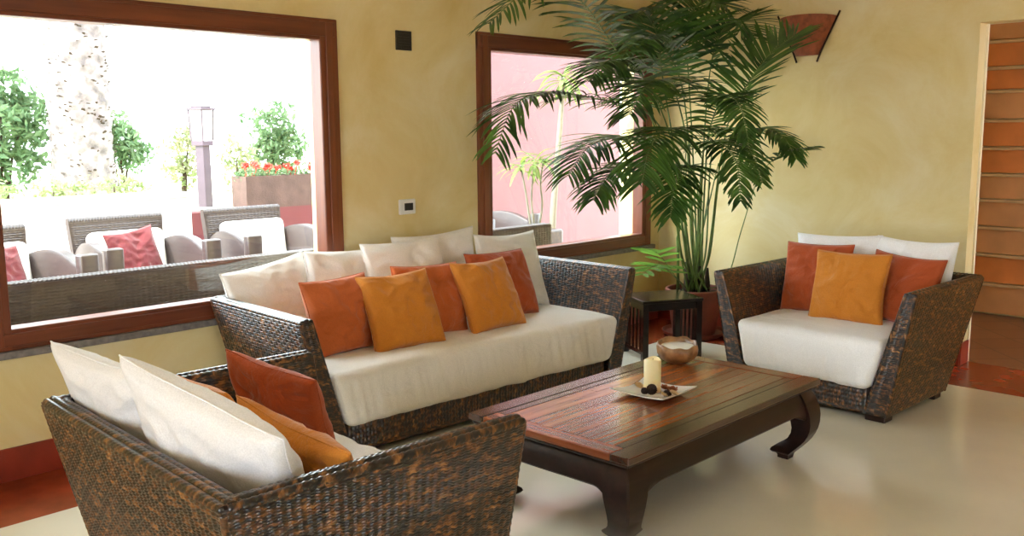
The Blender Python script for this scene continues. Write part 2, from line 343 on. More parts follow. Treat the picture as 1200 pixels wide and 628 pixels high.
mb = MB(); mb.bbox((-10.0, -0.014, 0.0), (-0.014, 0.0, 0.148), 0.004); struct('baseboard_back', mb, M['skirting'])
mb = MB(); mb.bbox((-0.014, DY1, 0.0), (0.0, 0.0, 0.148), 0.004); mb.bbox((-0.014, DY1-0.012, 0.0), (0.125, DY1, 0.148), 0.004); mb.bbox((-0.014, -8.5, 0.0), (0.0, DY0, 0.148), 0.004); struct('baseboard_right', mb, M['skirting'])

def window(name, W):
    x0, x1, z0, z1 = W; root = empty(name, ((x0+x1)/2, 0, z0), kind='structure'); cx = (x0+x1)/2
    fwd, a, b = 0.118, -0.022, 0.075
    mb = MB()
    for (p, q, r, s) in ((x0, x1, z0, z0+0.095), (x0, x1, z1-0.115, z1)):
        mb.bbox((p-cx, a, r-z0), (q-cx, b, s-z0), 0.006)
        mb.bbox((p-cx+0.02, a-0.008, (r if r > 1 else r)-z0+0.02), (q-cx-0.02, a+0.01, s-z0-0.02), 0.004)
    struct('window_frame', mb, M['frame'], parent=root)
    mb = MB()
    for (p, q) in ((x0, x0+fwd), (x1-fwd, x1)):
        mb.bbox((p-cx, a-0.001, 0.001), (q-cx, b, z1-z0-0.001), 0.006)
        mb.bbox((p-cx+0.035, a-0.010, 0.02), (q-cx-0.035, a+0.01, z1-z0-0.02), 0.004)
    struct('window_frame', mb, M['frame_v'], parent=root)
    mb = MB(); mb.box((x0+fwd-0.01-cx, 0.035, 0.085), (x1-fwd+0.01-cx, 0.041, z1-z0-0.105)); struct('window_glass', mb, M['glass'], parent=root)
    mb = MB(); mb.bbox((x0-0.05-cx, -0.035, -0.034), (x1+0.05-cx, 0.05, 0.0), 0.006); mb.box((x0-cx, 0.05, -0.03), (x1-cx, 0.30, -0.004)); struct('window_sill', mb, M['stone'], parent=root)
window('window_1', W1); window('window_2', W2)

# doorway trim and the hall behind it
mb = MB()
mb.box((0.141, DY1-0.004, 0.0), (0.165, DY1+0.03, DZ+0.03)); mb.box((0.141, DY0-0.03, 0.0), (0.165, DY0, DZ+0.03)); mb.box((0.141, DY0, DZ), (0.165, DY1, DZ+0.03))
mb.box((0.118, DY1-0.012, 0.148), (0.142, DY1, DZ)); struct('trim_2', mb, M['cream_paint'])
mb = MB(); mb.box((0.14, -6.0, -0.1), (2.05, -0.6, -0.002)); struct('trim_3', mb, M['hall_floor'])
mb = MB(); mb.box((0.14, -0.74, 0.0), (2.05, -0.6, HZ)); struct('wall_hall', mb, M['wall'])
mb = MB(); mb.box((1.93, -6.0, 0.0), (2.05, -0.74, HZ)); struct('wall_hall_end', mb, M['wall'])
mb = MB(); wall_with_holes(mb, 0.14, 2.05, -6.12, -6.0, 0, HZ, [(0.3, 1.8, 0.5, 2.4)]); struct('wall_hall_front', mb, M['wall'])  # unseen end wall, added with its opening to cut sky light in the hall
hall = empty('board_cladding', (1.895, -2.6, 0.0), label='wall of wide terracotta boards with cream ledges beyond the doorway', cat='wall cladding')
zs = [0.02, 0.271, 0.508, 0.73, 0.951, 1.156, 1.367, 1.584, 1.813, 1.994, 2.2, 2.40, 2.62]
tone = [1, 0, 1, 1, 1, 0, 0, 1, 0, 0, 1, 1]
for i, (a, b) in enumerate(zip(zs[:-1], zs[1:])):
    mb = MB(); v = [(-0.005, -1.9, a), (0.03, -1.9, a), (0.03, 1.85, a), (-0.005, 1.85, a), (0.0, -1.9, b-0.03), (0.03, -1.9, b-0.03), (0.03, 1.85, b-0.03), (0.0, 1.85, b-0.03)]
    mb.hexa(v); mb.build('board', M['board_pale'] if tone[i] else M['board'], hall)
    mb = MB(); mb.bbox((-0.035, -1.9, b-0.032), (0.03, 1.85, b-0.008), 0.005); mb.build('ledge', M['ledge'], hall)

# ================================================================== WICKER SEATING
def wpanel(mb, P00, P10, P11, P01, stake=0.024, pitch=0.0085, amp=1.0, su=6, sv=4, mi=0, bow=0.0, swap=False):
    """woven face: height field of strands passing over and under the stakes. u runs P00->P10"""
    if swap: P00, P10, P11, P01 = P00, P01, P11, P10
    P = [np.array(p, float) for p in (P00, P10, P11, P01)]
    L = (np.linalg.norm(P[1]-P[0]) + np.linalg.norm(P[2]-P[3]))/2; H = (np.linalg.norm(P[3]-P[0]) + np.linalg.norm(P[2]-P[1]))/2
    nu = max(1, round(L/stake)); nv = max(1, round(H/pitch)); k = min(pitch/0.0085, 1.4)
    s = np.linspace(0, 1, nu*su+1)[None, :]; t = np.linspace(0, 1, nv*sv+1)[:, None]
    nrm = np.cross(P[1]-P[0], P[3]-P[0]); nrm /= np.linalg.norm(nrm)
    if swap: nrm = -nrm
    u = s*nu; v = t*nv
    row = np.floor(np.minimum(v, nv-1e-6)); fr = 2*(v-row)-1
    prof = np.sqrt(np.clip(1-fr*fr, 0, 1))
    rib = 0.5-0.5*np.cos(2*PI*u)
    over = np.cos(2*PI*u*0.5 + PI*np.floor(row/2))
    h = (0.0044*prof*(0.70+0.30*(row % 2)) + 0.0022*rib + 0.0010*over*prof)*k*amp
    edge = np.minimum(1, np.minimum(np.minimum(s, 1-s)*nu, np.minimum(t, 1-t)*nv*0.6))
    h = h*(0.25+0.75*edge) + 0.0006
    wig = ((np.sin(2*PI*u + 0.8*np.sin(row*0.17))*0.0016 + np.sin(PI*u*0.31+row*0.05)*0.0012)*amp*k/H)*np.minimum(1, np.minimum(t, 1-t)*12)
    tt = t + wig
    ss = s + 0*t
    G = ((1-ss)*(1-tt))[..., None]*P[0] + (ss*(1-tt))[..., None]*P[1] + (ss*tt)[..., None]*P[2] + ((1-ss)*tt)[..., None]*P[3]
    G = G + h[..., None]*nrm
    rr = np.clip(v, 0, nv) + 0*s
    UVg = np.stack([s*L + 0*t, np.clip(rr, 0.02, nv-0.02)*pitch], -1)
    mb.grid(G, UVg, mi, flip=swap)
def rope(mb, pts, rad=0.013, mi=0, twist=0.022, lobes=4):
    """rim wrapped with slanting strands"""
    pts = [Vector(p) for p in pts]; out = []
    for a, b in zip(pts[:-1], pts[1:]):
        n = max(2, int((b-a).length/0.004))
        out += [a.lerp(b, i/n) for i in range(n)]
    out.append(pts[-1])
    n = 14; rings = []; uv = []; L = 0
    t0 = (out[1]-out[0]).normalized(); ref = Vector((0, 0, 1)) if abs(t0.z) < 0.9 else Vector((1, 0, 0)); nrm = t0.cross(ref).normalized()
    for i, p in enumerate(out):
        t = (out[min(i+1, len(out)-1)]-out[max(0, i-1)]).normalized(); nrm = (nrm-t*nrm.dot(t)).normalized(); bn = t.cross(nrm)
        if i: L += (p-out[i-1]).length
        rr = []; uu = []
        for k in range(n):
            a = 2*PI*k/n; q = (a*lobes/(2*PI) + L/twist) % 1.0
            rad_k = rad*(0.80+0.30*math.sin(PI*q))
            rr.append(tuple(p + (nrm*math.cos(a)+bn*math.sin(a))*rad_k)); uu.append((L*1.0, (a*lobes/(2*PI)+L/twist)*0.0085))
        rings.append(rr); uv.append(uu)
    mb.grid(np.array(rings), np.array(uv), mi, close_u=True)
    b = mb.n-len(out)*n
    mb.F.append([b+k for k in range(n)][::-1]); mb.MI.append(mi); mb.F.append([mb.n-n+k for k in range(n)]); mb.MI.append(mi)

def rounded_box(hx, hy, hz, r, n=(28, 20, 10)):
    """unit-free rounded box as points on six grids -> bmesh"""
    bm = bmesh.new(); bmesh.ops.create_cube(bm, size=2)
    def lin(m): return [-1+2*i/m for i in range(m+1)]
    bm.free(); pts = {}; V = []; F = []
    def vid(p):
        k = tuple(round(c, 5) for c in p)
        if k not in pts: pts[k] = len(V); V.append(p)
        return pts[k]
    nx, ny, nz = n
    for ax, (ma, mb_) in ((0, (ny, nz)), (1, (nx, nz)), (2, (nx, ny))):
        A, B = lin(ma), lin(mb_)
        for sgn in (-1, 1):
            for i in range(ma):
                for j in range(mb_):
                    q = []
                    for (a, b) in ((A[i], B[j]), (A[i+1], B[j]), (A[i+1], B[j+1]), (A[i], B[j+1])):
                        p = [0, 0, 0]; p[ax] = sgn; o = [k for k in (0, 1, 2) if k != ax]; p[o[0]] = a; p[o[1]] = b; q.append(vid(tuple(p)))
                    flip = (sgn < 0) != (ax == 1)
                    F.append(q[::-1] if flip else q)
    out = []
    H = (hx, hy, hz)
    for p in V:
        q = [p[k]*H[k] for k in range(3)]; c = [max(-(H[k]-r), min(H[k]-r, q[k])) for k in range(3)]
        d = Vector([q[k]-c[k] for k in range(3)])
        if d.length > 1e-9: d = d.normalized()*r
        out.append(Vector((c[0]+d.x, c[1]+d.y, c[2]+d.z)))
    return out, F

def wsofa(name, W, D, label, cat, group=None, cloth_m='white_cloth'):
    root = empty(name, label=label, cat=cat, group=group)
    A, B, H, Z0 = W/2, W/2-0.125, 0.685, 0.035
    yf, yfb, ybt, ybb = -D/2, -D/2+0.012, D/2, D/2-0.13
    mats = [M['wicker'], M['wicker_core']]
    ti, bi = 0.062, 0.125                       # arm thickness at the rim and at the floor
    for s in (-1, 1):
        mb = MB()
        oFB, oFT, oBT, oBB = (s*B, yfb, Z0), (s*A, yf, H), (s*A, ybt, H), (s*B, ybb, Z0)
        iFB, iFT, iBT, iBB = (s*(B-bi), yfb, Z0), (s*(A-ti), yf, H), (s*(A-ti), ybt-0.02, H), (s*(B-bi), ybb-0.02, Z0)
        mb.hexa([oFB, iFB, iBB, oBB, oFT, iFT, iBT, oBT] if s > 0 else [iFB, oFB, oBB, iBB, iFT, oFT, oBT, iBT], 1)
        if s > 0: wpanel(mb, oFB, oBB, oBT, oFT); wpanel(mb, iBB, iFB, iFT, iBT)
        else: wpanel(mb, oBB, oFB, oFT, oBT); wpanel(mb, iFB, iBB, iBT, iFT)
        if s > 0: wpanel(mb, iFB, oFB, oFT, iFT, stake=0.03)
        else: wpanel(mb, oFB, iFB, iFT, oFT, stake=0.03)
        m0 = ((oFT[0]+iFT[0])/2)
        for dx in (-0.02, 0.0, 0.02): rope(mb, [(m0+dx, yf+0.004, H-0.002+(0.005 if dx == 0 else 0)), (m0+dx, ybt-0.02, H-0.002+(0.005 if dx == 0 else 0))], 0.0135)
        rope(mb, [(oFB[0]-s*0.006, yfb+0.004, Z0), (oFT[0]-s*0.006, yf+0.004, H-0.006)], 0.009); rope(mb, [(iFB[0]+s*0.006, yfb+0.004, Z0), (iFT[0]+s*0.006, yf+0.004, H-0.006)], 0.009)
        mb.build('armrest', mats, root, smooth=True)
    # back
    mb = MB(); t2 = 0.07
    ob = [(-B, ybb, Z0), (B, ybb, Z0), (A, ybt, H), (-A, ybt, H)]
    ib = [(-B+0.10, ybb-0.10, Z0), (B-0.10, ybb-0.10, Z0), (A-ti, ybt-t2, H), (-A+ti, ybt-t2, H)]
    mb.hexa([ib[0], ib[1], ob[1], ob[0], ib[3], ib[2], ob[2], ob[3]], 1)
    wpanel(mb, ob[1], ob[0], ob[3], ob[2]); wpanel(mb, ib[0], ib[1], ib[2], ib[3])
    for dy in (-0.022, 0.0, 0.02): rope(mb, [(-A+0.01, ybt-0.032+dy, H-0.002+(0.005 if dy == 0 else 0)), (A-0.01, ybt-0.032+dy, H-0.002+(0.005 if dy == 0 else 0))], 0.0135)
    for s in (-1, 1): rope(mb, [(s*(B-0.004), ybb-0.006, Z0), (s*(A-0.006), ybt-0.006, H-0.006)], 0.010)
    mb.build('backrest', mats, root, smooth=True)
    # base with upright weave in front
    mb = MB(); bz = 0.20; q = B-bi+0.005
    mb.box((-q, yfb+0.02, Z0), (q, ybb-0.09, bz), 1)
    wpanel(mb, (-q, yfb+0.02, Z0+0.002), (q, yfb+0.02, Z0+0.002), (q, yfb+0.02, bz), (-q, yfb+0.02, bz), stake=0.022, pitch=0.02, swap=True)
    rope(mb, [(-q, yfb+0.022, Z0+0.006), (q, yfb+0.022, Z0+0.006)], 0.012)
    mb.build('base', mats, root, smooth=True)
    for sx in (-1, 1):
        for yy in (yfb+0.055, ybb-0.07):
            mb = MB(); mb.bbox((sx*(B-0.065)-0.055, yy-0.045, 0.0), (sx*(B-0.065)+0.055, yy+0.045, Z0+0.01), 0.006); mb.build('leg', M['table_dark'], root)
    # seat cushion in a loose cotton cover that falls over the front of the base
    zb, zt = 0.165, 0.425
    def inner(z): f = (z-Z0)/(H-Z0); return (B-bi)*(1-f)+(A-ti)*f
    hz = (zt-zb)/2; y0, y1 = yf-0.012, ybb-0.12; hy = (y1-y0)/2; hx = 1.0
    V, F = rounded_box(inner(zt), hy, hz, 0.045, n=(max(60, int(W*70)), 36, 16))
    out = []
    for v in V:
        z = v.z+hz+zb; f = v.x/inner(zt); x = f*(inner(z)-0.008); y = v.y+hy+y0
        front = max(0.0, 1-(v.y+hy)/0.06); topw = max(0.0, (v.z+hz)/(2*hz))
        # vertical drape folds on the front, gentle crown on top
        nz = noise.noise(Vector((x*11+3+z*2, 0.0, z*1.4+W)))*0.016 + noise.noise(Vector((x*27+z*5, 2.0, z*2.5+W)))*0.011
        y += -front*(nz*(1.2-topw*0.6)) + (-0.012*front*(1-topw))
        z += (0.016*(1-(x/inner(zt))**4)*(1-abs(v.y/hy)**4) + noise.noise(Vector((x*3.3, y*4.0, W)))*0.008 + noise.noise(Vector((x*11, y*7, W+5)))*0.006)*(1 if topw > 0.6 else 0)
        z += noise.noise(Vector((x*6, 7.0, W)))*0.012*front*(1-topw)
        out.append((x, y, z))
    mb = MB(); mb.add(out, F, [(p[0], p[2]) for p in out]); mb.build('seat_cushion', M[cloth_m], root, smooth=True)
    return root

sofa = wsofa('wicker_sofa', 2.27, 0.88, 'long three seat brown wicker sofa with white seat below the windows', 'sofa', 'wicker lounge seating', 'shaded_white_cloth')
sofa.location = (-2.817, -0.53, 0); sofa.rotation_euler.z = R(-3)
love = wsofa('wicker_loveseat', 1.20, 0.93, 'wicker loveseat in the foreground seen from behind, left of the coffee table', 'sofa', 'wicker lounge seating', 'white_cloth')
love.location = (-4.757, -1.955, 0); love.rotation_euler.z = R(87.5)
love3 = wsofa('wicker_loveseat', 1.18, 0.88, 'wicker loveseat facing left beside the doorway, right of the coffee table', 'sofa', 'wicker lounge seating', 'white_cloth')
love3.location = (-1.09, -2.055, 0); love3.rotation_euler.z = R(-92.5)


# ================================================================== PILLOWS
def pillow(kind, label, cat, group, loc, yaw, lean, roll, w, h, t, mat, seed, pinch=0.10, plump=0.36, name='throw_pillow'):
    rnd = random.Random(seed); n = 36
    o1, o2 = rnd.uniform(0, 50), rnd.uniform(0, 50)
    mb = MB(); grids = []
    for side in (-1, 1):
        P = np.zeros((n+1, n+1, 3))
        for j in range(n+1):
            for i in range(n+1):
                u = -math.cos(PI*i/n)*0.35 + (-1+2*i/n)*0.65; v = -math.cos(PI*j/n)*0.35 + (-1+2*j/n)*0.65
                x = w/2*u*(1-pinch*(1-v*v)*(0.7+0.3*math.sin(o1+u)) ); z = h/2*v*(1-pinch*(1-u*u)*(0.8+0.2*math.cos(o2)))
                e = max(0.0, (1-u*u))*max(0.0, (1-v*v)); th = t/2*e**plump
                sag = 1 - 0.22*v*(0.6) ; th *= sag
                ce = 1-math.exp(-6*(1-max(abs(u), abs(v))))       # fades wrinkles at the seam
                wr = noise.noise(Vector((u*1.6+o1, v*1.6, side*3+o2)))*0.016
                ang = math.atan2(v, u); rr = max(abs(u), abs(v))
                wr += math.sin(ang*9+o1+3*noise.noise(Vector((u*2, v*2, o1))))*0.011*rr**2*(0.5+noise.noise(Vector((u*3+o2, v*3, side))))
                wr += abs(noise.noise(Vector((u*2.3+v*2+o2, v*3.1-u+o1, side))))*-0.024
                yy = side*(th + wr*ce*min(1, e*6)) + noise.noise(Vector((u*1.2+o2, v*1.2, 9.0)))*0.010
                P[j, i] = (x, yy, z+h/2)
        grids.append(P)
    g0, g1 = grids
    for a in (0, n):
        m0 = (g0[a]+g1[a])/2; g0[a] = m0; g1[a] = m0
        m1 = (g0[:, a]+g1[:, a])/2; g0[:, a] = m1; g1[:, a] = m1
    ys, xs = np.mgrid[0:n+1, 0:n+1]; uv = np.stack([xs/n*w, ys/n*h], -1)
    mb.grid(g0, uv); mb.grid(g1, uv, flip=True)
    o = mb.build(name, M[mat], smooth=True)
    bm = bmesh.new(); bm.from_mesh(o.data); bmesh.ops.remove_doubles(bm, verts=bm.verts, dist=1e-5); bm.to_mesh(o.data); bm.free()
    # stitched seam round the edge
    k = n; loop = [g0[0, i] for i in range(n)] + [g0[i, n] for i in range(n)] + [g0[n, n-i] for i in range(n)] + [g0[n-i, 0] for i in range(n+1)]
    sm = MB(); sm.tube([tuple(p) for p in loop], 0.0028, 6); so = sm.build('piping', M[mat], o, smooth=True)
    Mx = Matrix.Rotation(R(yaw), 4, 'Z') @ Matrix.Rotation(R(lean), 4, 'X') @ Matrix.Rotation(R(roll), 4, 'Y')
    Mx.translation = Vector(loc); o.matrix_world = Mx
    return tag(o, label, cat, group)
G1, G2 = 'large white back pillows', 'orange scatter pillows'
PW = dict(t=0.19, mat='white_cloth', plump=0.42, name='back_pillow'); PC = dict(t=0.16)
def white(label, loc, yaw, lean, roll, w, h, seed, mat='shaded_white_cloth', t=0.18): pillow('w', label, 'pillow', G1, loc, yaw, lean, roll, w, h, t, mat, seed, name='back_pillow')
def colour(label, loc, yaw, lean, roll, w, h, mat, seed, t=0.17): pillow('c', label, 'pillow', G2, loc, yaw, lean, roll, w, h, t, mat, seed)
# long sofa, left to right
white('white back pillow at the left end of the long sofa', (-3.591, -0.145, 0.452), 2.9, -11.1, -7.2, 0.515, 0.404, 1)
white('white back pillow second from the left on the long sofa', (-3.213, -0.246, 0.436), 0.6, -15, 3.3, 0.50, 0.455, 2)
white('white back pillow standing in front at the middle of the long sofa', (-2.858, -0.374, 0.437), -8.4, -18.7, -1.0, 0.522, 0.493, 3, t=0.15)
white('white back pillow half hidden behind the middle one on the long sofa', (-2.541, -0.231, 0.437), -10, -7, -2.8, 0.565, 0.492, 4, t=0.14)
white('white back pillow at the right end of the long sofa', (-2.103, -0.454, 0.431), -2.9, -18.9, 1.3, 0.503, 0.485, 5, t=0.15)
colour('terracotta scatter pillow leaning by the left arm of the long sofa', (-3.510, -0.612, 0.426), 1.1, -15.6, -1.1, 0.40, 0.385, 'terracotta_cloth', 6)
colour('golden orange scatter pillow left of centre on the long sofa', (-3.247, -0.785, 0.426), -12.5, -26.6, -2.3, 0.405, 0.415, 'gold_cloth', 7)
colour('dark orange scatter pillow between the two golden ones on the long sofa', (-2.972, -0.655, 0.429), -6.2, -17.7, 1.9, 0.425, 0.395, 'terracotta_cloth', 8)
colour('golden orange scatter pillow right of centre on the long sofa', (-2.621, -0.795, 0.424), 3.1, -25.8, 1.3, 0.42, 0.42, 'gold_cloth', 9)
colour('rust red scatter pillow nearest the right arm of the long sofa', (-2.355, -0.610, 0.435), -6.3, -22.6, 0.3, 0.435, 0.405, 'rust_cloth', 10)
# loveseat by the doorway
white('white back pillow on the left of the loveseat by the doorway', (-0.861, -1.876, 0.431), -87.7, -12.3, -1.9, 0.525, 0.456, 11, 'white_cloth', 0.15)
white('white back pillow on the right of the loveseat by the doorway', (-0.876, -2.311, 0.432), -96.7, -12.5, 0.4, 0.48, 0.462, 12, 'white_cloth', 0.15)
colour('dark orange scatter pillow on the left of the loveseat by the doorway', (-1.040, -1.838, 0.427), -90.0, -12.6, -1.2, 0.42, 0.42, 'rust_cloth', 13, 0.13)
colour('golden orange scatter pillow in the middle of the loveseat by the doorway', (-1.186, -2.097, 0.423), -88.5, -16.0, -0.5, 0.43, 0.41, 'gold_cloth', 14, 0.13)
colour('dark orange scatter pillow on the right of the loveseat by the doorway', (-1.064, -2.309, 0.427), -96.6, -21.0, 3.3, 0.42, 0.41, 'rust_cloth', 15, 0.13)
# foreground loveseat
white('large white pillow at the far end of the foreground loveseat', (-4.94, -1.585, 0.43), 92, -23, 1, 0.62, 0.47, 16, 'white_cloth', 0.17)
white('large plump white pillow nearest the camera on the foreground loveseat', (-4.930, -2.075, 0.435), 94, -24, -11, 0.66, 0.47, 17, 'white_cloth', 0.20)
colour('rust orange pillow standing upright on the foreground loveseat', (-4.507, -1.666, 0.448), 98.6, -22.0, -6.9, 0.42, 0.345, 'rust_cloth', 18, 0.13)
colour('golden orange pillow beside the near arm of the foreground loveseat', (-4.76, -2.202, 0.425), 92.2, -24.1, -9.8, 0.46, 0.36, 'gold_cloth', 19, 0.15)
colour('golden orange pillow mostly hidden behind the far white pillow', (-4.75, -1.763, 0.420), 88.7, -22.9, 3.1, 0.42, 0.37, 'gold_cloth', 20, 0.12)

# ================================================================== COFFEE TABLE
TX0, TX1, TY0, TY1, TZ = -3.675, -2.215, -2.458, -1.645, 0.372
tcx, tcy = (TX0+TX1)/2, (TY0+TY1)/2
tb = empty('coffee_table', (tcx, tcy, 0), label='low dark wooden coffee table with curled legs and planked top', cat='table')
hx, hy = (TX1-TX0)/2, (TY1-TY0)/2
FWd = 0.085
mb = MB()
for s in (-1, 1):
    mb.bbox((-hx, s*(hy-FWd/2)-FWd/2, TZ-0.028), (hx, s*(hy-FWd/2)+FWd/2, TZ), 0.004)
        # second border strip, seen as a lighter line inside the frame
    mb.bbox((-hx+FWd+0.002, s*(hy-FWd-0.022)-0.02, TZ-0.026), (hx-FWd-0.002, s*(hy-FWd-0.022)+0.02, TZ-0.0012), 0.002)
mb.box((-hx+0.01, -hy+0.01, TZ-0.034), (hx-0.01, hy-0.01, TZ-0.02))
mb.build('table_border', M['table_rail'], tb)
for s in (-1, 1):
    mb = MB(); mb.bbox((s*(hx-FWd/2)-FWd/2, -hy+FWd+0.001, TZ-0.028), (s*(hx-FWd/2)+FWd/2, hy-FWd-0.001, TZ-0.0004), 0.004); mb.build('table_border', M['table_end'], tb)
mb = MB(); py0, py1 = -hy+FWd+0.045, hy-FWd-0.045; n = 9; st = (py1-py0)/n; xs0, xs1 = -hx+FWd+0.002, hx-FWd-0.002
rr = random.Random(3)
for i in range(n):
    cut = sorted([xs0, xs1, xs0+(xs1-xs0)*rr.uniform(0.25, 0.75)])
    for a, b in zip(cut[:-1], cut[1:]):
        mb.bbox((a+0.0006, py0+i*st+0.0006, TZ-0.02), (b-0.0006, py0+(i+1)*st-0.0006, TZ-0.0015+rr.uniform(-0.0004, 0.0003)), 0.0009)
mb.build('table_planks', M['table_top'], tb)
mb = MB()                                             # stepped moulding under the top
mb.bbox((-hx+0.012, -hy+0.012, TZ-0.046), (hx-0.012, hy-0.012, TZ-0.028), 0.008)
mb.build('moulding', M['table_dark'], tb)
def apron(mb, L, horiz, s):
    """rail with ogee face, bowed lower edge joining into the legs"""
    n = 40; top, z1 = TZ-0.044, 0.0
    P = []
    for i in range(n+1):
        a = -L+2*L*i/n; e = abs(a)/L
        bot = 0.228-0.035*max(0, (e-0.80)/0.20)**2*1.0
        row = []
        for (f, o) in ((1.0, -0.030), (0.9, -0.024), (0.75, -0.012), (0.5, -0.002), (0.25, 0.004), (0.08, 0.004), (0.0, -0.002), (0.0, -0.05), (1.0, -0.05)):
            z = bot+(top-bot)*f; row.append((a, o, z))
        P.append(row)
    P = np.array(P, float)
    if horiz: Q = np.stack([P[..., 0], s*(hy-0.012+P[..., 1]), P[..., 2]], -1); fl = s > 0
    else: Q = np.stack([s*(hx-0.012+P[..., 1]), P[..., 0], P[..., 2]], -1); fl = s < 0
    mb.grid(Q, None, 0, flip=not fl)
for s in (-1, 1):
    mb = MB(); apron(mb, hx-0.11, True, s); mb.build('apron', M['table_dark'], tb, smooth=True, auto=35)
    mb = MB(); apron(mb, hy-0.11, False, s); mb.build('apron', M['table_dark'], tb, smooth=True, auto=35)
# curled leg: square section swept down an S: (height, outer offset from the top's edge, width)
prof = [(TZ-0.044, -0.032, 0.104), (0.305, -0.018, 0.114), (0.275, -0.005, 0.120), (0.24, 0.004, 0.120), (0.205, 0.008, 0.114), (0.17, 0.007, 0.104), (0.14, 0.002, 0.095), (0.115, -0.006, 0.089),
        (0.092, -0.017, 0.087), (0.074, -0.029, 0.092), (0.060, -0.040, 0.103), (0.048, -0.050, 0.108), (0.037, -0.060, 0.102), (0.028, -0.068, 0.088), (0.021, -0.074, 0.066), (0.012, -0.076, 0.060), (0.0, -0.078, 0.058)]
def leg(sx, sy):
    mb = MB(); rings = []
    for z, o, wd in prof:
        X1, Y1 = hx+o, hy+o; X0, Y0 = X1-wd, Y1-wd; c = 0.008
        ring = [(X1, Y0), (X1, Y1-c), (X1-c, Y1), (X0, Y1), (X0, Y1-wd*0.5), (X0+0.004, Y0+0.004), (X1-wd*0.5, Y0)]
        rings.append([(sx*x, sy*y, z) for x, y in ring])
    Q = np.array(rings); mb.grid(Q, None, 0, flip=(sx*sy > 0), close_u=True)
    k = 7; mb.F.append(list(range(k))); mb.MI.append(0); mb.F.append([mb.n-k+i for i in range(k)]); mb.MI.append(0)
    mb.build('leg', M['table_dark'], tb, smooth=True, auto=40)
for sx in (-1, 1):
    for sy in (-1, 1): leg(sx, sy)

# dish, candle and dried flowers
px, py = -2.945, -2.045
mb = MB(); n = 28
for side in (0, 1):
    P = np.zeros((n+1, n+1, 3))
    for j in range(n+1):
        for i in range(n+1):
            u, v = -1+2*i/n, -1+2*j/n; s = 0.135
            x, y = u*s*(1-0.10*(1-v*v)*0+0.0)*(1-0.12*v*v*0+0), v*s
            rr_ = math.sqrt(u*u+v*v); k = 1-0.13*(u*u*v*v)*0
            x *= (0.86+0.14*abs(v)**2); y *= (0.86+0.14*abs(u)**2)
            z = 0.030*(max(0, rr_-0.35))**1.6*0.75
            P[j, i] = (x, y, z + (0.0 if side == 0 else 0.005))
    mb.grid(P, None, 0, flip=(side == 0))
    if side == 0: P0 = P.copy()
    else:
        e0 = np.concatenate([P0[0, :], P0[1:, -1], P0[-1, -2::-1], P0[-2:0:-1, 0]]); e1 = np.concatenate([P[0, :], P[1:, -1], P[-1, -2::-1], P[-2:0:-1, 0]])
        mb.grid(np.array([e0, e1]), None, 0, close_u=True)
mb.lathe([(0.05, -0.004), (0.055, 0.001), (0.03, 0.002)], 24)
o = mb.build('ceramic_dish', M['ceramic'], smooth=True, loc=(px, py, TZ+0.004), rz=R(92)); tag(o, 'square white dish with upturned corners on the coffee table', 'dish')
cn = empty('pillar_candle', (px+0.005, py+0.01, TZ+0.010), label='thick ivory pillar candle standing in the white dish', cat='candle')
mb = MB()
mb.lathe([(0.0, 0.0), (0.036, 0.0), (0.037, 0.004), (0.037, 0.142), (0.034, 0.146), (0.029, 0.141), (0.022, 0.132), (0.0, 0.128)], 36, fn=lambda r, z, a: (r+(0.0015*math.sin(3*a) if z > 0.02 else 0), z+(0.004*math.sin(2*a+1) if z > 0.13 and r > 0.02 else 0)))
mb.build('wax', M['wax'], cn, smooth=True, auto=60)
mb = MB(); mb.tube([(0, 0, 0.127), (0.001, 0, 0.138), (0.004, 0.001, 0.146)], 0.0014, 6); mb.build('wick', M['black_plastic'], cn)
def cone(x, y, z, s, rot):
    mb = MB(); rc = random.Random(int(x*999))
    mb.lathe([(0.0, 0), (0.35, 0.1), (0.5, 0.45), (0.42, 0.9), (0.2, 1.3), (0.0, 1.45)], 12)
    for i in range(70):
        a = i*2.39996; h = i/70; r = 0.52*math.sin(PI*(0.12+0.80*h))**0.7
        c = Vector((r*math.cos(a), r*math.sin(a), 0.1+1.25*h)); t = Vector((math.cos(a), math.sin(a), 0.5)); sd = Vector((-math.sin(a), math.cos(a), 0))
        p = [c-sd*0.14, c+sd*0.14, c+t*0.24+sd*0.10+Vector((0, 0, 0.03)), c+t*0.28, c+t*0.24-sd*0.10+Vector((0, 0, 0.03))]
        q = [v+Vector((0, 0, -0.07)) for v in p]
        mb.add([tuple(v) for v in p+q], [(0, 1, 2, 3, 4), (9, 8, 7, 6, 5), (1, 0, 5, 6), (2, 1, 6, 7), (3, 2, 7, 8), (4, 3, 8, 9), (0, 4, 9, 5)])
    o = mb.build('pine_cone', M['cone']); o.scale = (s, s, s); o.location = (x, y, z); o.rotation_euler = rot; return o
tag(cone(px-0.065, py-0.030, TZ+0.028, 0.030, (R(35), R(-30), 0)), 'dark pine cone upright before the candle in the dish', 'pine cone', 'dried decorations in the dish')
tag(cone(px-0.028, py-0.072, TZ+0.022, 0.023, (R(80), R(20), 0)), 'dark pine cone lying right of the bigger cone in the dish', 'pine cone', 'dried decorations in the dish')
tag(cone(px-0.045, py+0.028, TZ+0.020, 0.020, (R(75), R(-60), 0)), 'small dark pine cone left of the candle in the dish', 'pine cone', 'dried decorations in the dish')
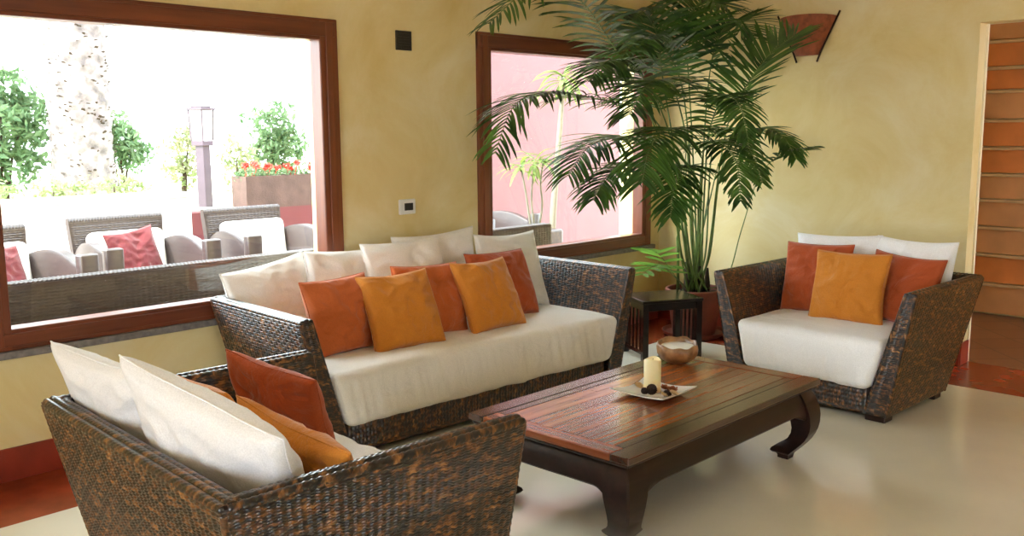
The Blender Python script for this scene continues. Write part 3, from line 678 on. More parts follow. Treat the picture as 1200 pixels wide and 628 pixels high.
def flower(x, y, z, s, m, seed, label):
    mb = MB(); rc = random.Random(seed)
    for layer in range(3):
        for k in range(7):
            a = 2*PI*k/7+layer*0.4; tilt = 0.5+0.4*layer; r0 = 0.1
            d = Vector((math.cos(a), math.sin(a), 0)); sd = Vector((-math.sin(a), math.cos(a), 0)); L = 1-0.22*layer
            row = []
            for q in (0, 0.35, 0.7, 1.0):
                c = d*(r0+L*q*math.cos(tilt*q))+Vector((0, 0, L*q*math.sin(tilt*q)*0.9+0.1)); wd = 0.34*math.sin(PI*(0.15+0.75*q))
                row.append([tuple(c-sd*wd), tuple(c+Vector((0, 0, -0.08))), tuple(c+sd*wd)])
            mb.grid(np.array(row)); mb.grid(np.array(row)-np.array([0, 0, 0.05]), flip=True)
    mb.lathe([(0, 0.5), (0.22, 0.42), (0.28, 0.2), (0.2, 0), (0, -0.02)], 10)
    o = mb.build('dried_flower', M[m], smooth=True); o.scale = (s, s, s); o.location = (x, y, z); o.rotation_euler = (rc.uniform(-.4, .4), rc.uniform(-.4, .4), rc.uniform(0, 6)); tag(o, label, 'dried flower', 'dried decorations in the dish')
flower(px-0.010, py-0.108, TZ+0.024, 0.024, 'petal', 1, 'pale dried flower at the right end of the dish')
flower(px-0.048, py-0.085, TZ+0.022, 0.020, 'petal', 2, 'pale dried flower between the pine cone and the dish edge')
flower(px+0.040, py-0.070, TZ+0.020, 0.026, 'petal_red', 3, 'reddish dried flower behind and right of the candle')
flower(px-0.005, py+0.075, TZ+0.020, 0.026, 'petal', 4, 'pale dried flower left of the candle in the dish')
flower(px+0.055, py-0.02, TZ+0.018, 0.022, 'petal_red', 5, 'reddish dried flower tucked behind the candle')

# carved bowl
bwl = empty('carved_bowl', (-2.40, -1.80, TZ), label='round carved tan bowl with uneven rim behind the candle', cat='bowl')
def carve(r, z, a):
    k = min(1, z/0.03) if z > 0 else 0
    return r*(1+0.025*math.sin(9*a)*k), z+(0.012*math.sin(a+0.9)+0.004*math.sin(7*a))*(1 if z > 0.07 else z/0.07)
mb = MB(); mb.lathe([(0.0, 0.002), (0.045, 0.002), (0.055, 0.006), (0.08, 0.022), (0.097, 0.05), (0.101, 0.078), (0.098, 0.098), (0.090, 0.100), (0.086, 0.085), (0.075, 0.06), (0.0, 0.05)], 54, fn=carve)
mb.build('shell', M['bowl'], bwl, smooth=True)
mb = MB(); mb.lathe([(0.0, 0.088), (0.06, 0.088), (0.080, 0.086), (0.082, 0.075), (0.0, 0.07)], 40); mb.build('wax_filling', M['white_wax'], bwl, smooth=True, auto=50)

# ================================================================== SIDE TABLE
stt = empty('side_table', (-1.02, -0.745, 0), R(-29), label='small black slatted side table between the long sofa and the potted palm', cat='side table')
sw, sdp, sh = 0.22, 0.18, 0.405
mb = MB(); mb.bbox((-sw, -sdp, sh-0.022), (sw, sdp, sh), 0.005); mb.build('tabletop', M['black_wood'], stt)
for s in (-1, 1):
    mb = MB(); mb.bbox((-sw+0.03, s*(sdp-0.025)-0.01, sh-0.072), (sw-0.03, s*(sdp-0.025)+0.01, sh-0.022), 0.002); mb.build('apron', M['black_wood'], stt)
    mb = MB(); mb.bbox((s*(sw-0.025)-0.01, -sdp+0.03, sh-0.072), (s*(sw-0.025)+0.01, sdp-0.03, sh-0.022), 0.002); mb.build('apron', M['black_wood'], stt)
    mb = MB(); mb.bbox((s*(sw-0.025)-0.009, -sdp+0.03, 0.035), (s*(sw-0.025)+0.009, sdp-0.03, 0.062), 0.002); mb.build('stretcher', M['black_wood'], stt)
    for t in (-1, 1):
        mb = MB(); mb.bbox((s*(sw-0.025)-0.02, t*(sdp-0.025)-0.02, 0), (s*(sw-0.025)+0.02, t*(sdp-0.025)+0.02, sh-0.022), 0.003); mb.build('leg', M['black_wood'], stt)
    for y in (-0.085, -0.03, 0.03, 0.085):
        mb = MB(); mb.bbox((s*(sw-0.025)-0.005, y-0.010, 0.06), (s*(sw-0.025)+0.005, y+0.010, sh-0.07), 0.002); mb.build('slat', M['black_wood'], stt)

# ================================================================== POTTED PALM
PX, PY = -0.37, -0.585
palm = empty('potted_palm', (PX, PY, 0), label='tall indoor palm with arching fronds in the corner between windows and wall', cat='potted plant')
mb = MB(); mb.lathe([(0.0, 0.0), (0.19, 0.0), (0.225, 0.02), (0.235, 0.045), (0.228, 0.045), (0.215, 0.024), (0.0, 0.02)], 40); mb.build('saucer', M['pot'], palm, smooth=True, auto=50)
mb = MB(); mb.lathe([(0.0, 0.021), (0.15, 0.021), (0.158, 0.03), (0.195, 0.30), (0.197, 0.31), (0.212, 0.312), (0.214, 0.352), (0.208, 0.358), (0.195, 0.356), (0.188, 0.33), (0.18, 0.3), (0.0, 0.3)], 48); mb.build('pot', M['pot'], palm, smooth=True, auto=40)
mb = MB(); mb.lathe([(0.0, 0.335), (0.12, 0.33), (0.188, 0.322), (0.185, 0.30), (0, 0.3)], 32, fn=lambda r, z, a: (r, z+0.006*math.sin(5*a)*math.sin(3*a+r*30))); mb.build('soil', M['soil'], palm, smooth=True)
FR = [
    [(-0.48,-0.59,0.61), (-0.62,-0.52,1.23), (-0.89,-0.47,1.73), (-1.19,-0.42,2.10), (-1.55,-0.41,2.36), (-1.91,-0.37,2.36), (-2.28,-0.38,2.13)],  
    [(-0.55,-0.59,0.61), (-0.68,-0.58,1.29), (-0.95,-0.58,1.61), (-1.35,-0.48,1.71), (-1.75,-0.39,1.75), (-2.05,-0.37,1.67), (-2.30,-0.44,1.38)],  
    [(-0.56,-0.59,0.61), (-0.72,-0.59,1.14), (-0.94,-0.60,1.40), (-1.29,-0.60,1.47), (-1.60,-0.58,1.41), (-1.86,-0.63,1.24)],  
    [(-0.40,-0.61,0.60), (-0.42,-0.58,1.34), (-0.51,-0.59,1.88), (-0.66,-0.66,2.19), (-0.74,-0.83,2.35), (-0.81,-1.07,2.29)],  
    [(-0.33,-0.67,0.60), (-0.39,-0.78,1.22), (-0.47,-0.91,1.61), (-0.52,-1.09,1.85), (-0.58,-1.26,2.00), (-0.62,-1.45,2.10)],  
    [(-0.33,-0.68,0.60), (-0.35,-0.76,1.16), (-0.42,-0.92,1.43), (-0.47,-1.14,1.52), (-0.51,-1.33,1.46), (-0.61,-1.48,1.32)],  
    [(-0.36,-0.83,0.43), (-0.37,-0.96,0.81), (-0.40,-1.08,1.14), (-0.45,-1.21,1.29), (-0.49,-1.37,1.37), (-0.52,-1.55,1.40)],  
    [(-0.51,-0.63,0.61), (-0.67,-0.63,1.23), (-0.92,-0.65,1.64), (-1.21,-0.67,1.88), (-1.53,-0.69,1.94), (-1.83,-0.76,1.80)],  
    [(-0.54,-0.75,0.62), (-0.68,-0.85,1.18), (-0.84,-0.98,1.52), (-1.01,-1.19,1.72), (-1.18,-1.40,1.64), (-1.30,-1.53,1.44)],  
    [(-0.58,-0.70,0.63), (-0.79,-0.80,1.24), (-1.05,-0.91,1.47), (-1.37,-1.01,1.52), (-1.62,-1.06,1.40), (-1.80,-1.14,1.21)],  
    [(-0.60,-0.76,0.63), (-0.79,-0.89,1.15), (-1.01,-1.05,1.39), (-1.16,-1.24,1.44), (-1.28,-1.44,1.32), (-1.42,-1.56,1.10)],  
    [(-0.47,-0.60,0.61), (-0.55,-0.50,1.41), (-0.64,-0.46,1.88), (-0.76,-0.49,2.17), (-0.98,-0.52,2.30), (-1.24,-0.55,2.24)],  
    [(-0.62,-0.67,0.63), (-0.79,-0.69,1.06), (-1.06,-0.72,1.27), (-1.38,-0.76,1.30), (-1.66,-0.77,1.23), (-1.85,-0.82,1.10)],  
    [(-0.34,-0.60,0.59), (-0.26,-0.57,1.46), (-0.26,-0.61,1.95), (-0.28,-0.69,2.18), (-0.33,-0.85,2.25), (-0.38,-1.03,2.12)],  
    [(-0.57,-0.61,0.40), (-0.79,-0.69,0.51), (-1.03,-0.74,0.67), (-1.22,-0.79,0.74), (-1.40,-0.84,0.77)],  
    [(-0.56,-0.62,0.40), (-0.79,-0.69,0.50), (-1.03,-0.75,0.61), (-1.22,-0.81,0.63), (-1.41,-0.86,0.60)],  
    [(-0.48,-0.67,0.61), (-0.64,-0.77,1.06), (-0.86,-0.87,1.24), (-1.12,-0.96,1.28), (-1.34,-1.05,1.16), (-1.50,-1.13,0.99)],  
    [(-0.39,-0.68,0.60), (-0.43,-0.73,1.22), (-0.55,-0.85,1.46), (-0.70,-1.05,1.52), (-0.80,-1.26,1.38), (-0.91,-1.41,1.18)],  
    [(-0.40,-0.60,0.60), (-0.42,-0.53,1.53), (-0.56,-0.52,1.94), (-0.78,-0.47,2.14), (-1.06,-0.49,2.06), (-1.27,-0.52,1.88)],  
    [(-0.50,-0.65,0.61), (-0.70,-0.72,1.35), (-0.96,-0.81,1.69), (-1.25,-0.92,1.81), (-1.55,-0.99,1.78), (-1.81,-1.05,1.60)],  
]
def spline(pts, n):
    """Catmull-Rom through the control points"""
    P = [Vector(p) for p in pts]; P = [P[0]*2-P[1]] + P + [P[-1]*2-P[-2]]; out = []
    m = len(P)-3
    for i in range(n+1):
        t = i/n*m; k = min(int(t), m-1); f = t-k; a, b, c, d = P[k:k+4]
        out.append(0.5*((2*b)+(c-a)*f+(2*a-5*b+4*c-d)*f*f+(3*b-a-3*c+d)*f*f*f))
    return out
def frond(pts, seed, start=0.42, pairs=30, L=0.30, wid=0.013, droop=0.5, mat='leaf', lift=0.25, parent=None, stemr=0.006, base=None, stem_m='stem', origin=(0, 0, 0)):
    rc = random.Random(seed); O = Vector(origin)
    if base is not None: pts = [base] + list(pts)
    C = [p-O for p in spline(pts, 60)]
    mb = MB(); N = len(C)
    mb.tube(C, [stemr*(1.25-0.95*i/(N-1)) for i in range(N)], 6, mi=1)
    for k in range(pairs):
        s = start+(1-start)*(k+0.5)/pairs; f = s*(N-1); i = min(int(f), N-2); p = C[i].lerp(C[i+1], f-i)
        t = (C[min(i+2, N-1)]-C[max(i-1, 0)]).normalized()
        sd = t.cross(Vector((0, 0, 1)))
        if sd.length < 0.25: sd = t.cross(Vector((0.6, -0.75, 0.3)))
        sd.normalize(); nrm = sd.cross(t).normalized()
        q = (s-start)/(1-start); ln = L*(0.45+0.75*math.sin(PI*min(1, 0.18+0.72*q)))*(1-0.35*q*q)
        for sg in (-1, 1):
            l = ln*rc.uniform(0.72, 1.15); fwdk = 0.35+0.75*q+rc.uniform(-0.22, 0.22); dk = droop*rc.uniform(0.55, 1.5)
            d = (sd*sg*1.0 + t*fwdk + nrm*(lift+rc.uniform(-0.12, 0.12))).normalized()
            m = 6; row = []; pos = p.copy(); dd = d.copy()
            bs = dd.cross(nrm).normalized()
            for j in range(m+1):
                e = j/m; wd = wid*(0.35+1.1*math.sin(PI*min(1.0, 0.12+0.80*e)) if e < 1 else 0.02)*(0.7+0.3*ln/L)
                if j == m: wd = 0.0008
                bs = dd.cross(nrm)
                if bs.length < 0.1: bs = dd.cross(Vector((1, 0, 0)))
                bs.normalize(); n2 = bs.cross(dd).normalized()
                row.append([tuple(pos-bs*wd), tuple(pos-n2*wd*0.45), tuple(pos+bs*wd)])
                dd = (dd + Vector((0, 0, -dk/m*1.6*(0.5+e)))).normalized(); pos = pos+dd*(l/m)
                if base is not None: pos = Vector((min(pos.x, -0.035-O.x), min(pos.y, -0.035-O.y), pos.z))   # leaf tips bend along the walls
            mb.grid(np.array(row), None, 0)
    return mb.build('frond', [M[mat], M[stem_m]], parent, smooth=True)
LL = {5: 0.20, 10: 0.20, 17: 0.18, 8: 0.20, 16: 0.26, 12: 0.28, 6: 0.17}
spec = {'droop': [0.75, 0.85, 0.8, 0.5, 0.18, 0.9, 0.5, 0.8, 0.8, 0.9, 0.9, 0.5, 0.9, 0.4, 0.3, 0.4, 0.9, 0.8, 0.6, 0.7]}
rb = random.Random(11)
for i, pts in enumerate(FR):
    small = i in (14, 15); tiny = i == 6
    a = rb.uniform(0, 2*PI); rad = rb.uniform(0.03, 0.12)
    base = (PX+rad*math.cos(a), PY+rad*math.sin(a), 0.325)
    frond(pts, 100+i, start=0.5 if not (small or tiny) else (0.45 if small else 0.66), pairs=44 if not (small or tiny) else (9 if small else 15), L=LL.get(i, 0.36) if not small else 0.16,
          wid=0.0068 if not small else 0.014, droop=spec['droop'][i]*0.5, mat='leaf' if not small else 'young_leaf', lift=0.30 if i in (4, 13) else 0.12,
          parent=palm, stemr=0.0065 if not (small or tiny) else 0.004, base=base, origin=(PX, PY, 0))
for i in range(16):                                     # bare young stems and cut husks in the pot
    a = rb.uniform(0, 2*PI); rad = rb.uniform(0.02, 0.13); b = Vector((rad*math.cos(a), rad*math.sin(a), 0.325))
    if i < 9:
        h = rb.uniform(0.7, 1.15); mb = MB(); mb.tube([b, b+Vector((rb.uniform(-.03, .03), rb.uniform(-.03, .03), h*0.5)), b+Vector((rb.uniform(-.16, .06), rb.uniform(-.16, .06), h))], [0.009, 0.006, 0.003], 7); mb.build('stem', M['stem'], palm, smooth=True)
    else:
        h = rb.uniform(0.10, 0.22); mb = MB(); mb.tube([b, b+Vector((0, 0, h*0.4)), b+Vector((rb.uniform(-.02, .02), 0, h))], [0.024, 0.021, 0.010], 8); mb.build('husk', M['husk'], palm, smooth=True)

# ================================================================== ON THE WALLS
sc = empty('wall_sconce', (0.0, -1.225, 2.015), label='flared red brown half round uplight high on the wall by the palm', cat='wall light')
mb = MB()
def sc_ring(f, off=0.0):
    w_, d_ = 0.085+0.125*f, 0.05+0.085*f; return [(-(d_+off)*math.sin(PI*k/20)-0.002, (w_+off)*math.cos(PI*k/20), 0.25*f+(0.018*math.sin(PI*k/20) if f > 0.9 else 0)) for k in range(21)]
mb.grid(np.array([sc_ring(f) for f in (0, 0.25, 0.5, 0.75, 1.0)]), None, 0, flip=False)
mb.grid(np.array([sc_ring(f, -0.008) for f in (0, 0.25, 0.5, 0.75, 1.0)]), None, 0, flip=True)
mb.grid(np.array([sc_ring(1.0), sc_ring(1.0, -0.008)]), None, 0, flip=False)
mb.F.append(list(range(mb.n, mb.n+21))); mb.V.append(np.array(sc_ring(0))); mb.UV.append(np.zeros((21, 2))); mb.MI.append(0); mb.n += 21
mb.build('shade', M['sconce'], sc, smooth=True, auto=50)
for s in (-1, 1):
    mb = MB(); mb.tube([(-0.012, s*0.075, -0.045), (-0.014, s*0.10, 0.02), (-0.014, s*0.228, 0.285)], 0.007, 6); mb.build('bracket', M['dark_metal'], sc)
vt = empty('wall_vent', (-2.610, 0, 2.04), label='small square black vent plate high between the two windows', cat='vent')
mb = MB(); mb.bbox((-0.058, -0.012, -0.056), (0.058, 0.0, 0.056), 0.003); mb.build('plate', M['black_plastic'], vt)
mb = MB()
for i in range(6): mb.bbox((-0.046, -0.017, -0.045+i*0.0165), (0.046, -0.011, -0.036+i*0.0165), 0.001)
mb.build('louvre', M['black_plastic'], vt)
th = empty('thermostat', (-2.615, 0, 1.068), label='white wall thermostat with black display under the vent', cat='thermostat')
mb = MB(); mb.bbox((-0.062, -0.016, -0.045), (0.062, 0.0, 0.045), 0.006); mb.build('casing', M['white_plastic'], th)
mb = MB(); mb.bbox((-0.026, -0.018, -0.022), (0.040, -0.014, 0.022), 0.002); mb.build('display', M['black_plastic'], th)

# ================================================================== OUTSIDE
mb = MB(); mb.box((-40, -40, -0.30), (40, 3.4, -0.10)); struct('trim_4', mb, M['terrace'])
mb = MB(); mb.box((-30, 3.65, -0.1), (30, 16, 0.80)); tag(struct('garden_bed', mb, M['lawn']), kind='structure')
mb = MB(); mb.box((-9.0, 3.4, -0.10), (-2.25, 3.65, 0.97)); mb.bbox((-9.0, 3.36, 0.97), (-2.25, 3.69, 1.01), 0.008); struct('wall_garden_sunlit', mb, M['sunlit_render'])  # left stretch of the garden wall, painted white for full sun
mb = MB(); mb.box((-2.25, 3.4, -0.10), (0.5, 3.65, 0.82)); struct('wall_garden_red', mb, M['red_render'])
mb = MB(); mb.box((0.5, 3.0, -0.10), (3.40, 3.65, 4.0)); struct('wall_pink', mb, M['pink'])

def outdoor_sofa(x0, x1, y0, y1, top, label):
    cx, cy = (x0+x1)/2, (y0+y1)/2; root = empty('outdoor_sofa', (cx, cy, -0.10), label=label, cat='outdoor sofa', group='grey woven outdoor sofas under the windows')
    h = (x1-x0)/2; d = (y1-y0)/2; T = top+0.10
    mb = MB(); wpanel(mb, (h, -d, 0.03), (-h, -d, 0.03), (-h, -d, T), (h, -d, T), stake=0.03, pitch=0.016, swap=False) if False else None
    wpanel(mb, (-h, -d, 0.03), (h, -d, 0.03), (h, -d, T), (-h, -d, T), stake=0.03, pitch=0.016, amp=0.5)
    mb.box((-h, -d+0.001, 0.03), (h, -d+0.09, T), 0)
    rope(mb, [(-h, -d+0.02, T), (h, -d+0.02, T)], 0.014); rope(mb, [(-h, -d+0.07, T), (h, -d+0.07, T)], 0.014)
    mb.build('backrest', M['grey_wicker'], root, smooth=True, auto=50)
    for s in (-1, 1):
        mb = MB(); mb.bbox((s*(h-0.06)-0.06, -d+0.09, 0.03), (s*(h-0.06)+0.06, d, T-0.14), 0.02)
        mb.build('armrest', M['grey_wicker'], root)
    mb = MB(); mb.bbox((-h+0.12, -d+0.09, 0.03), (h-0.12, d, 0.30), 0.01); mb.build('base', M['grey_wicker'], root)
    mb = MB(); mb.bbox((-h+0.13, -d+0.10, 0.302), (h-0.13, d-0.01, 0.44), 0.04, seg=4); mb.build('seat_cushion', M['out_white'], root, smooth=True, auto=60)
outdoor_sofa(-5.5, -2.75, 0.50, 1.25, 0.785, 'grey woven outdoor sofa seen from behind through the left window')
outdoor_sofa(-2.10, -0.74, 0.50, 1.15, 0.785, 'grey woven outdoor sofa end seen through the right window')

def outdoor_chair(x, y, rz, label):
    """back towards +y, open front towards -y; origin on the ground under the middle of the back"""
    root = empty('outdoor_armchair', (x, y, -0.10), R(rz), label=label, cat='outdoor armchair', group='grey woven outdoor armchairs')
    T = 0.97; hb = 0.36
    mb = MB()                                     # back, flaring upwards
    F = [(-hb+0.05, -0.10, 0.05), (hb-0.05, -0.10, 0.05), (hb, 0.0, T), (-hb, 0.0, T)]; Bk = [(-hb+0.05, -0.04, 0.05), (hb-0.05, -0.04, 0.05), (hb, 0.06, T), (-hb, 0.06, T)]
    mb.hexa([F[0], F[1], Bk[1], Bk[0], F[3], F[2], Bk[2], Bk[3]]); wpanel(mb, F[0], F[1], F[2], F[3], stake=0.03, pitch=0.016, amp=0.5)
    rope(mb, [(-hb, 0.03, T), (hb, 0.03, T)], 0.03)
    mb.build('backrest', M['grey_wicker'], root, smooth=True, auto=50)
    for s in (-1, 1):
        n = 14; P = []
        for i in range(n+1):
            t = i/n; yy = -0.02-0.72*t; z = 0.74+0.12*math.sin(PI*min(1, t*0.85+0.05)) - 0.02*t; xo = s*(hb-0.02+0.05*t+0.03*math.sin(PI*t)); xi = xo-s*0.085
            P.append([(xo, yy, 0.05), (xo, yy, z-0.02), (xo-s*0.01, yy, z), (xi+s*0.01, yy, z), (xi, yy, z-0.02), (xi, yy, 0.05)])
        mb = MB(); uv = np.array([[(p[1]*1.0, p[2]) for p in r] for r in P]); mb.grid(np.array(P), uv, 0, flip=(s > 0))
        mb.bbox((s*(hb+0.005)-0.062, -0.80, 0.05), (s*(hb+0.005)+0.062, -0.72, 0.84), 0.012)
        mb.build('armrest', M['grey_wicker'], root, smooth=True, auto=50)
    mb = MB(); mb.bbox((-hb+0.06, -0.74, 0.08), (hb-0.06, -0.08, 0.38), 0.01); mb.build('base', M['grey_wicker'], root)
    mb = MB(); mb.bbox((-hb+0.065, -0.76, 0.382), (hb-0.065, -0.10, 0.52), 0.05, seg=4); mb.build('seat_cushion', M['out_white'], root, smooth=True, auto=70)
    mb = MB(); Mx = Matrix.Translation((0, -0.115, 0.52)) @ Matrix.Rotation(R(-8), 4, 'X'); mb.bbox((-hb+0.075, -0.13, 0.0), (hb-0.075, 0.0, 0.37), 0.05, M4=Mx, seg=4); mb.build('back_cushion', M['out_white'], root, smooth=True, auto=70)
    return root
outdoor_chair(-3.175, 2.78, 0, 'outdoor armchair in the middle holding a dark red pillow')
outdoor_chair(-2.09, 2.80, 0, 'outdoor armchair with plain white cushions in front of the planter')
outdoor_chair(-4.25, 2.55, 8, 'outdoor armchair cut off by the left edge of the window')
outdoor_chair(-0.12, 2.38, 8, 'outdoor armchair glimpsed through the right window beside bare stems')
def outpil(label, loc, yaw, lean, roll, s, seed): pillow('o', label, 'pillow', 'dark red outdoor pillows', loc, yaw, lean, roll, s, s, 0.13, 'out_red', seed, name='outdoor_pillow')
outpil('dark red pillow on the middle outdoor armchair', (-3.13, 2.47, 0.425), 6, -17, -7, 0.40, 31)
outpil('dark red pillow on the outdoor armchair at the window edge', (-4.18, 2.22, 0.425), 14, -20, 0, 0.38, 32)
outpil('dark red pillow on the outdoor armchair beyond the right window', (-0.13, 2.05, 0.425), 14, -20, 0, 0.38, 33)

def leafcloud(mb, c, r, n, size, seed, mi=0, shell=0.45):
    rc = np.random.RandomState(seed); d = rc.normal(size=(n, 3)); d /= np.linalg.norm(d, axis=1)[:, None]
    rad = (shell+(1-shell)*rc.rand(n)**0.5)[:, None]
    lump = 1+0.22*np.sin(d[:, :1]*5+seed)+0.18*np.sin(d[:, 1:2]*7+seed*2)+0.15*np.sin(d[:, 2:]*6)
    P = np.array(c)+d*rad*lump*np.array(r)
    a = rc.normal(size=(n, 3)); a /= np.linalg.norm(a, axis=1)[:, None]; b = np.cross(a, rc.normal(size=(n, 3))); b /= np.linalg.norm(b, axis=1)[:, None]
    s = size*(0.6+0.8*rc.rand(n))[:, None]
    V = np.stack([P-a*s, P-b*s*0.38+np.cross(a, b)*s*0.08, P+a*s, P+b*s*0.38+np.cross(a, b)*s*0.08], 1).reshape(-1, 3)
    mb.add(V, np.arange(4*n).reshape(n, 4), None, mi)
def bush(name, x, y, z0, blobs, label, mat='bush', size=0.05, cat='bush', seed=1, group=None):
    root = empty(name, (x, y, z0), label=label, cat=cat, group=group)
    mb = MB()
    for k, (dx, dy, dz, rx, ry, rz, n) in enumerate(blobs): leafcloud(mb, (dx, dy, dz), (rx, ry, rz), n, size, seed*10+k)
    mb.build('foliage', M[mat], root)
    mb = MB(); rc = random.Random(seed)
    for k, (dx, dy, dz, *_r) in enumerate(blobs): mb.tube([(rc.uniform(-.05, .05), 0, 0), (dx*0.4, dy*0.4, dz*0.5), (dx, dy, dz)], [0.02, 0.014, 0.006], 6)
    mb.build('stem', M['husk'], root, smooth=True)
G = 'bushes in the garden beyond the terrace'
bush('garden_bush', -2.62, 7.0, 0.8, [(0, 0, 0.80, 0.42, 0.4, 0.40, 1300), (0.05, 0, 1.25, 0.22, 0.2, 0.25, 400), (0.28, 0, 0.95, 0.25, 0.25, 0.30, 500), (-0.35, 0, 0.6, 0.35, 0.3, 0.4, 700), (0.1, 0, 0.4, 0.35, 0.3, 0.25, 400)], 'leafy green bush left of the thick palm trunk', seed=1, group=G, size=0.055)
bush('garden_bush', -1.20, 7.2, 0.8, [(0, 0, 0.66, 0.30, 0.25, 0.27, 700), (0.16, 0, 0.50, 0.25, 0.22, 0.2, 400), (-0.2, 0, 0.85, 0.25, 0.22, 0.22, 300)], 'leafy green bush just right of the thick palm trunk', seed=2, group=G, size=0.05)
bush('garden_bush', -1.50, 5.0, 0.8, [(0, 0, 0.50, 0.20, 0.18, 0.20, 420), (0.08, 0, 0.68, 0.14, 0.14, 0.14, 220), (0.0, 0, 0.3, 0.18, 0.15, 0.14, 200)], 'round yellow green bush left of the lamp post', mat='bush_yellow', seed=3, group=G, size=0.035)
bush('garden_bush', -1.10, 4.6, 0.8, [(0, 0, 0.45, 0.20, 0.18, 0.26, 420), (0.14, 0, 0.28, 0.18, 0.15, 0.2, 300)], 'loose yellow green bush between the lamp post and the planter', mat='bush_yellow', seed=4, group=G, size=0.035)
bush('garden_bush', -0.40, 5.0, 0.8, [(0, 0, 0.78, 0.26, 0.22, 0.30, 800), (0.18, 0, 0.55, 0.26, 0.2, 0.3, 600), (-0.1, 0, 0.5, 0.22, 0.2, 0.22, 400)], 'tall green bush rising behind the geranium planter', seed=5, group=G, size=0.042)
for i, (x, y, h, lab) in enumerate([(-3.55, 4.6, 0.2, 'low flowering shrub in the bed at the left window edge'), (-3.0, 4.5, 0.22, 'low flowering shrub in the bed before the palm trunk'), (-2.45, 4.5, 0.24, 'low flowering shrub in the bed right of the palm trunk foot')]):
    bush('low_shrub', x, y, 0.8, [(0, 0, h, 0.22, 0.15, 0.14, 220), (0.2, 0, h*0.8, 0.2, 0.15, 0.12, 160)], lab, mat='bush_yellow', cat='shrub', seed=20+i, size=0.03, group='low shrubs in the garden bed')

# palm trunk with old leaf scars
pt = empty('palm_tree', (-1.93, 6.5, 0.8), label='thick pale palm trunk with rough leaf scars seen through the left window', cat='tree')
mb = MB(); n = 48; P = []
for j in range(121):
    z = j*0.035; row = []
    for k in range(n):
        a = 2*PI*k/n; q = (z/0.16+k/n*6) % 1.0; q2 = (z/0.16-k/n*6) % 1.0
        r = 0.30+0.035*max(0, 1-z/0.5)+0.030*min(q, q2)**0.7*1.3
        row.append((r*math.cos(a), r*math.sin(a), z))
    P.append(row)
mb.grid(np.array(P), None, 0, close_u=True); mb.build('trunk', M['bark'], pt, smooth=True, auto=40)
mb = MB(); rc = random.Random(5)
for i in range(420):
    a = rc.uniform(PI*0.8, 2*PI)+0.3; z = rc.uniform(0.1, 3.2); r = 0.335; c = Vector((r*math.cos(a), r*math.sin(a), z)); t = Vector((math.cos(a), math.sin(a), 0)); sd = Vector((-math.sin(a), math.cos(a), 0)); w_ = rc.uniform(0.008, 0.028); h_ = rc.uniform(0.004, 0.014)
    mb.add([tuple(c-sd*w_), tuple(c+sd*w_+Vector((0, 0, rc.uniform(-.02, .02)))), tuple(c+sd*w_*0.6+t*0.03+Vector((0, 0, h_))), tuple(c-sd*w_*0.6+t*0.02+Vector((0, 0, h_*1.6)))], [(0, 1, 2, 3)])
mb.build('leaf_scars', M['husk'], pt)
for i in range(10):                                    # crown far above the window
    a = 2*PI*i/10; d = Vector((math.cos(a), math.sin(a), 0))
    frond([Vector((0, 0, 4.1)), d*0.8+Vector((0, 0, 4.8)), d*1.7+Vector((0, 0, 4.8)), d*2.3+Vector((0, 0, 4.2))], 300+i, start=0.2, pairs=26, L=0.5, wid=0.02, droop=0.5, mat='bush', parent=pt, stemr=0.02)

# garden lamp
gl = empty('garden_lamp', (-1.66, 4.25, 0.8), R(20), label='square lantern on a plum coloured post in the garden', cat='lamp')
mb = MB(); mb.bbox((-0.05, -0.05, 0), (0.05, 0.05, 0.64), 0.005); mb.bbox((-0.075, -0.075, 0.60), (0.075, 0.075, 0.65), 0.006); mb.build('post', M['lamp_post'], gl)
mb = MB()
for sx in (-1, 1):
    for sy in (-1, 1): mb.hexa([(sx*x, sy*y, z) for (x, y, z) in ((0.065, 0.065, 0.65), (0.078, 0.065, 0.65), (0.078, 0.078, 0.65), (0.065, 0.078, 0.65), (0.077, 0.077, 0.95), (0.09, 0.077, 0.95), (0.09, 0.09, 0.95), (0.077, 0.09, 0.95))])
mb.bbox((-0.10, -0.10, 0.945), (0.10, 0.10, 0.965), 0.004); mb.bbox((-0.07, -0.07, 0.965), (0.07, 0.07, 0.985), 0.004); mb.build('lantern_frame', M['lamp_post'], gl)
mb = MB(); mb.hexa([(-0.068, -0.068, 0.655), (0.068, -0.068, 0.655), (0.068, 0.068, 0.655), (-0.068, 0.068, 0.655), (-0.080, -0.080, 0.943), (0.080, -0.080, 0.943), (0.080, 0.080, 0.943), (-0.080, 0.080, 0.943)]); mb.build('lantern_pane', M['white_plastic'], gl)

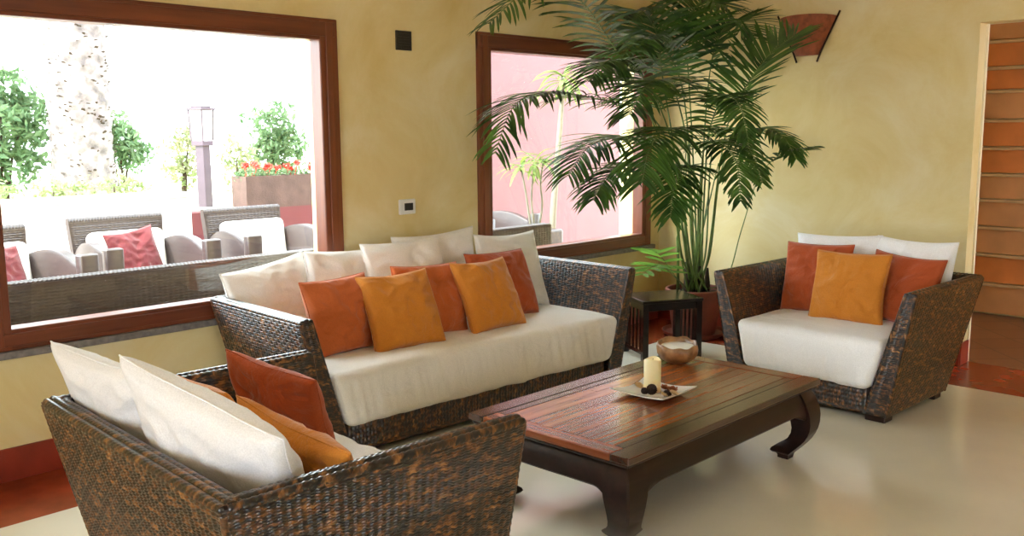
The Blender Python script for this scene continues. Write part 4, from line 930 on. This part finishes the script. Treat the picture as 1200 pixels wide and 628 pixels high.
# planter of geraniums
pl = empty('planter_box', (-1.20, 3.53, 0.82), label='long brown wooden planter on the red garden wall', cat='planter')
mb = MB(); L_, D_, H_ = 0.50, 0.13, 0.30
mb.box((-L_, -D_, 0), (L_, -D_+0.025, H_)); mb.box((-L_, D_-0.025, 0), (L_, D_, H_)); mb.box((-L_+0.001, -D_+0.025, 0), (-L_+0.025, D_-0.025, H_)); mb.box((L_-0.025, -D_+0.025, 0), (L_-0.001, D_-0.025, H_)); mb.box((-L_+0.01, -D_+0.01, 0.02), (L_-0.01, D_-0.01, H_-0.03))
mb.build('box', M['planter'], pl)
for i, (dx, lab) in enumerate([(-0.42, 'red geranium at the left end of the planter'), (-0.20, 'red geranium second from the left in the planter'), (0.05, 'red geranium in the middle of the planter'), (0.30, 'red geranium towards the right end of the planter')]):
    g = empty('geranium', (-1.20+dx, 3.53, 1.09), label=lab, cat='flower', group='red geraniums in the planter')
    mb = MB(); leafcloud(mb, (0, 0, 0.05), (0.13, 0.10, 0.06), 160, 0.022, 60+i, shell=0.2); mb.build('foliage', M['bush'], g)
    rc = random.Random(80+i)
    for k in range(4):
        x, y, z = rc.uniform(-0.09, 0.09), rc.uniform(-0.11, 0.0), rc.uniform(0.08, 0.15)
        mb = MB(); leafcloud(mb, (x, y, z), (0.028, 0.028, 0.022), 60, 0.014, 90+i*5+k, shell=0.5); mb.tube([(x*0.5, y*0.5, -0.02), (x, y, z)], 0.003, 5); mb.build('flower_head', M['geranium'], g)

# bare stemmed plants and pale trunk before the pink wall
pb = empty('grey_planter', (-0.06, 1.30, -0.10), label='grey square planter behind the outdoor sofa end holding long leaved plants', cat='planter')
mb = MB(); mb.bbox((-0.22, -0.15, 0), (0.22, 0.15, 0.74), 0.02); mb.build('box', M['grey_wicker'], pb)
def strapplant(name, stems, label, seed, base, lw=0.016, L=0.26, nl=16, mat='dracaena_leaf', sr=0.012, group=None):
    root = empty(name, base, label=label, cat='plant', group=group); B0 = Vector(base); rc = random.Random(seed)
    for st in stems:
        C = [Vector(p)-B0 for p in spline(st, 14)]
        mb = MB(); mb.tube(C, [sr*(1-0.4*i/14) for i in range(15)], 8); mb.build('stem', M['pale_bark'], root, smooth=True)
        mb = MB(); top = C[-1]
        for k in range(nl):
            a = k*2.4+rc.uniform(-.3, .3); el = rc.uniform(-0.2, 1.1); d = Vector((math.cos(a)*math.cos(el), math.sin(a)*math.cos(el), math.sin(el))); pos = top+Vector((0, 0, rc.uniform(-0.06, 0.02))); l = L*rc.uniform(0.7, 1.1); row = []; m = 7
            for j in range(m+1):
                e = j/m; wd = lw*math.sin(PI*(0.1+0.88*e)); bs = d.cross(Vector((0, 0, 1)))
                if bs.length < 0.05: bs = Vector((1, 0, 0))
                bs.normalize(); row.append([tuple(pos-bs*wd), tuple(pos+Vector((0, 0, -wd*0.3))), tuple(pos+bs*wd)])
                d = (d+Vector((0, 0, -0.20))).normalized(); pos = pos+d*(l/m)
            mb.grid(np.array(row))
        mb.build('leaves', M[mat], root, smooth=True)
strapplant('dracaena', [[(-0.10, 1.3, 0.60), (-0.17, 1.3, 0.95), (-0.24, 1.3, 1.22)], [(-0.05, 1.3, 0.60), (-0.08, 1.32, 0.9), (-0.06, 1.3, 1.26)], [(-0.02, 1.3, 0.60), (0.04, 1.3, 0.85), (0.02, 1.3, 1.05), (0.06, 1.3, 1.26)]], 'bare stemmed plant with long pale green leaves before the pink wall', 41, (-0.06, 1.3, 0.60))
strapplant('slender_tree', [[(0.43, 1.55, -0.10), (0.47, 1.55, 0.7), (0.55, 1.55, 1.35), (0.62, 1.55, 2.02)]], 'pale slender tree trunk with strap leaves before the pink wall', 42, (0.43, 1.55, -0.10), lw=0.02, L=0.42, nl=26, sr=0.036)
